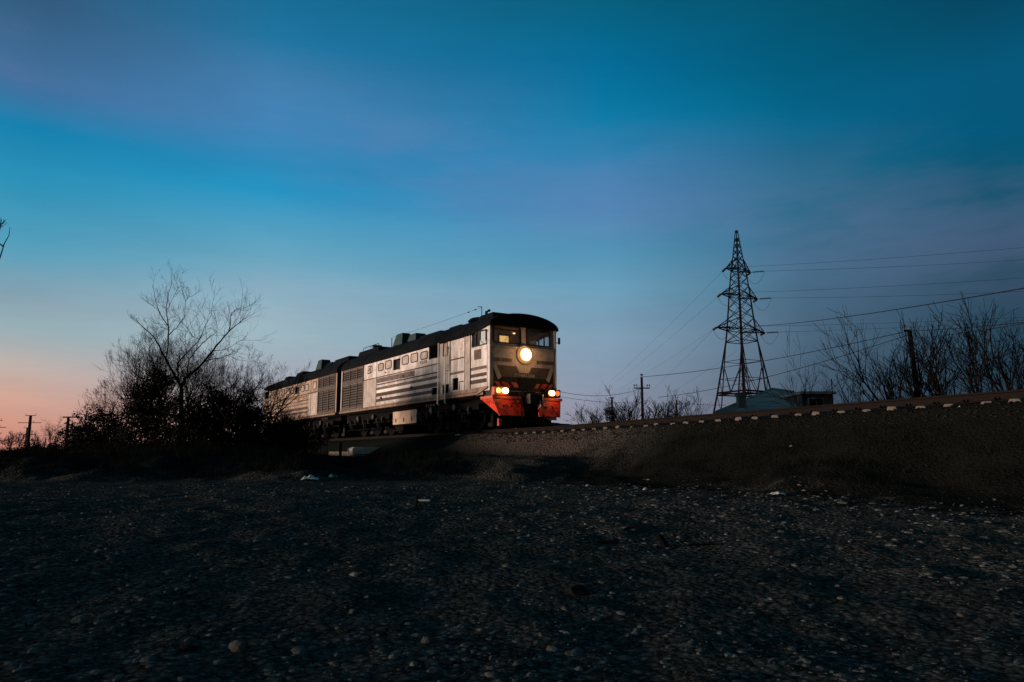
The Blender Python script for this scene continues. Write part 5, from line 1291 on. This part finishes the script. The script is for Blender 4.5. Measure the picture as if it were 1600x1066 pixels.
# ---------------------------------------------------------------- stones and litter one can point at
def onground(px, py):
    """walk the pixel ray until it meets the terrain"""
    d = at(px, py, 1.)-Vector((0, 0, CAMZ)); k = 2.5
    while k < 60:
        p = Vector((0, 0, CAMZ))+d*k
        if p.z <= tz(p.x, p.y): return p
        k += .04
    return Vector((0, 0, CAMZ))+d*20
def stone(px, py, wpx, label, mat_='stone', flat=.6, seed=0, group=None, name='stone', cat='stone'):
    p = onground(px, py); s = wpx/1160*p.y/2; v, f = stones_hi[seed % 6]; r = np.random.default_rng(seed)
    q = v*np.array([s, s*r.uniform(.6, .9), s*flat]); mbx = MB(); mbx.v = [tuple(a) for a in q]; mbx.f = [tuple(int(i) for i in a) for a in f]; mbx.m = [0]*len(f)
    o = mbx.build(name, M[mat_], loc=(p.x, p.y, p.z+s*flat*.35), fix=False); o.rotation_euler = (r.normal(0, .2), r.normal(0, .2), r.uniform(-.6, .6)); tag(o, label, cat, group); return o
stone(122, 974, 22, 'pale greenish rounded stone at the lower left', 'stoneg', .7, 1)
stone(372, 1016, 34, 'large rough brown stone near the bottom edge left of centre', 'stone', .7, 2)
stone(296, 1018, 30, 'dark flattish stone left of the large rough brown one', 'ballast', .5, 3)
stone(902, 930, 44, 'big dark boulder half sunk in the gravel right of centre', 'ballast', .55, 4)
stone(668, 1006, 24, 'grey lump with a white chip on it near the bottom centre', 'stone', .7, 5)
stone(646, 1041, 13, 'small round whitish stone at the bottom centre', 'stonew', .8, 6)
stone(554, 901, 22, 'pale flat stone half buried left of centre', 'stonew', .45, 7)
stone(1008, 766, 9, 'small yellowish stone at the foot of the bank', 'plasticb', .7, 8)
stone(918, 760, 7, 'small white stone at the foot of the bank', 'stonew', .7, 9)
stone(1236, 698, 6, 'tiny white pebble on the dark grass slope', 'stonew', .7, 10)
stone(470, 1022, 36, 'wide grey slab of rock near the bottom edge', 'stone', .35, 12)
stone(692, 690, 0.1, 'small chip', 'stonew', .5, 13) if False else None
R.seed(5)
for k in range(26):
    px, py = R.uniform(20, 1580), R.uniform(800, 1058); wpx = R.uniform(7, 13)*(.7+(py-800)/450)
    stone(px, py, wpx, 'grey stone lying loose on the dark foreground gravel', 'stone' if R.random() < .8 else 'stonew', R.uniform(.35, .7), 100+k, 'loose grey stones on the foreground gravel')

def rag(px, py, wpx, hpx, label, mat_, seed, name='plastic_bag', cat='litter'):
    p = onground(px, py); k_ = p.y/1160; r = random.Random(seed); W_, H_ = wpx*k_/2, hpx*k_; mbx = MB(); n_ = 7
    g_ = [[((i/(n_-1)*2-1)*W_, (j/(n_-1)*2-1)*W_*.7, max(0, H_*(1-((i/(n_-1)*2-1)**2+(j/(n_-1)*2-1)**2)*.6)*r.uniform(.3, 1.1))) for i in range(n_)] for j in range(n_)]
    i0 = 0; mbx.v = [q for row in g_ for q in row]
    mbx.f = [(j*n_+i, j*n_+i+1, (j+1)*n_+i+1, (j+1)*n_+i) for j in range(n_-1) for i in range(n_-1)]; mbx.m = [0]*len(mbx.f)
    o = mbx.build(name, M[mat_], loc=(p.x, p.y, p.z), fix=False); tag(o, label, cat); return o
rag(485, 750, 26, 8, 'crumpled white plastic bag on the dark ground below the culvert wall', 'plastic', 1)
rag(521, 747, 14, 7, 'small green plastic scrap right of the white plastic bag', 'plasticg', 2)
rag(1215, 773, 22, 5, 'thin white litter scrap at the foot of the right slope', 'plastic', 3)
rag(806, 678, 10, 9, 'white crumpled bag beside the rail by the locomotive nose', 'plastic', 4)
rag(716, 681, 9, 3, 'small white scrap on the ballast under the cab', 'plastic', 5)
rag(1499, 637, 4, 3, 'tiny white scrap on the slope near the right edge', 'plastic', 6)
# stick with paper, stump, planks
p = onground(650, 794)
mb = MB(); mb.tube([(0, 0, -.05), (.01, 0, .17)], .018, 6); o = mb.build('stick', M['bark'], loc=p); tag(o, 'short dark stick poking out of the gravel centre left', 'stick')
p = onground(661, 783); mb = MB(); mb.box((-.1, -.05, 0), (.1, .05, .02)); o = mb.build('paper_scrap', M['plastic'], loc=p); tag(o, 'flat white scrap beside the short dark stick', 'litter')
def px_unit(p): return p.y/1160
p = onground(1036, 854); u_ = px_unit(p)
mb = MB(); mb.tube([(5*u_, 0, -4*u_), (0, 0, 8*u_), (-6*u_, u_, 17*u_)], [6*u_, 5.5*u_, 4*u_], 7); o = mb.build('stump', M['bark'], loc=p); tag(o, 'small dark broken stump leaning left right of centre', 'stump')
p = onground(950, 850); u_ = px_unit(p); mb = MB(); mb.loft([[(-17*u_, -4*u_, 0), (-15*u_, 5*u_, 0), (-15*u_, 4*u_, 5*u_), (-17*u_, -3*u_, 4*u_)], [(16*u_, -3*u_, 0), (18*u_, 6*u_, 0), (16*u_, 5*u_, 6*u_), (15*u_, -3*u_, 5*u_)]]); o = mb.build('wood_chunk', M['bark'], loc=p); tag(o, 'dark lying chunk of wood left of the broken stump', 'wood')
p = onground(985, 828); u_ = px_unit(p); mb = MB(); mb.tube([(-10*u_, 0, u_), (0, 2*u_, 4*u_), (11*u_, 0, 5*u_)], [1.5*u_, 2.5*u_, 2*u_], 6); o = mb.build('branch_piece', M['bark'], loc=p); tag(o, 'dark curved branch piece behind the lying wood chunk', 'wood')
p = onground(1108, 853); u_ = px_unit(p); mb = MB(); mb.tube([(-34*u_, 0, u_), (0, 3*u_, 2*u_), (36*u_, -2*u_, u_)], [1.2*u_, 2.2*u_, 1.5*u_], 6); o = mb.build('branch_piece', M['bark'], loc=p); tag(o, 'long thin dark branch lying right of the broken stump', 'wood')
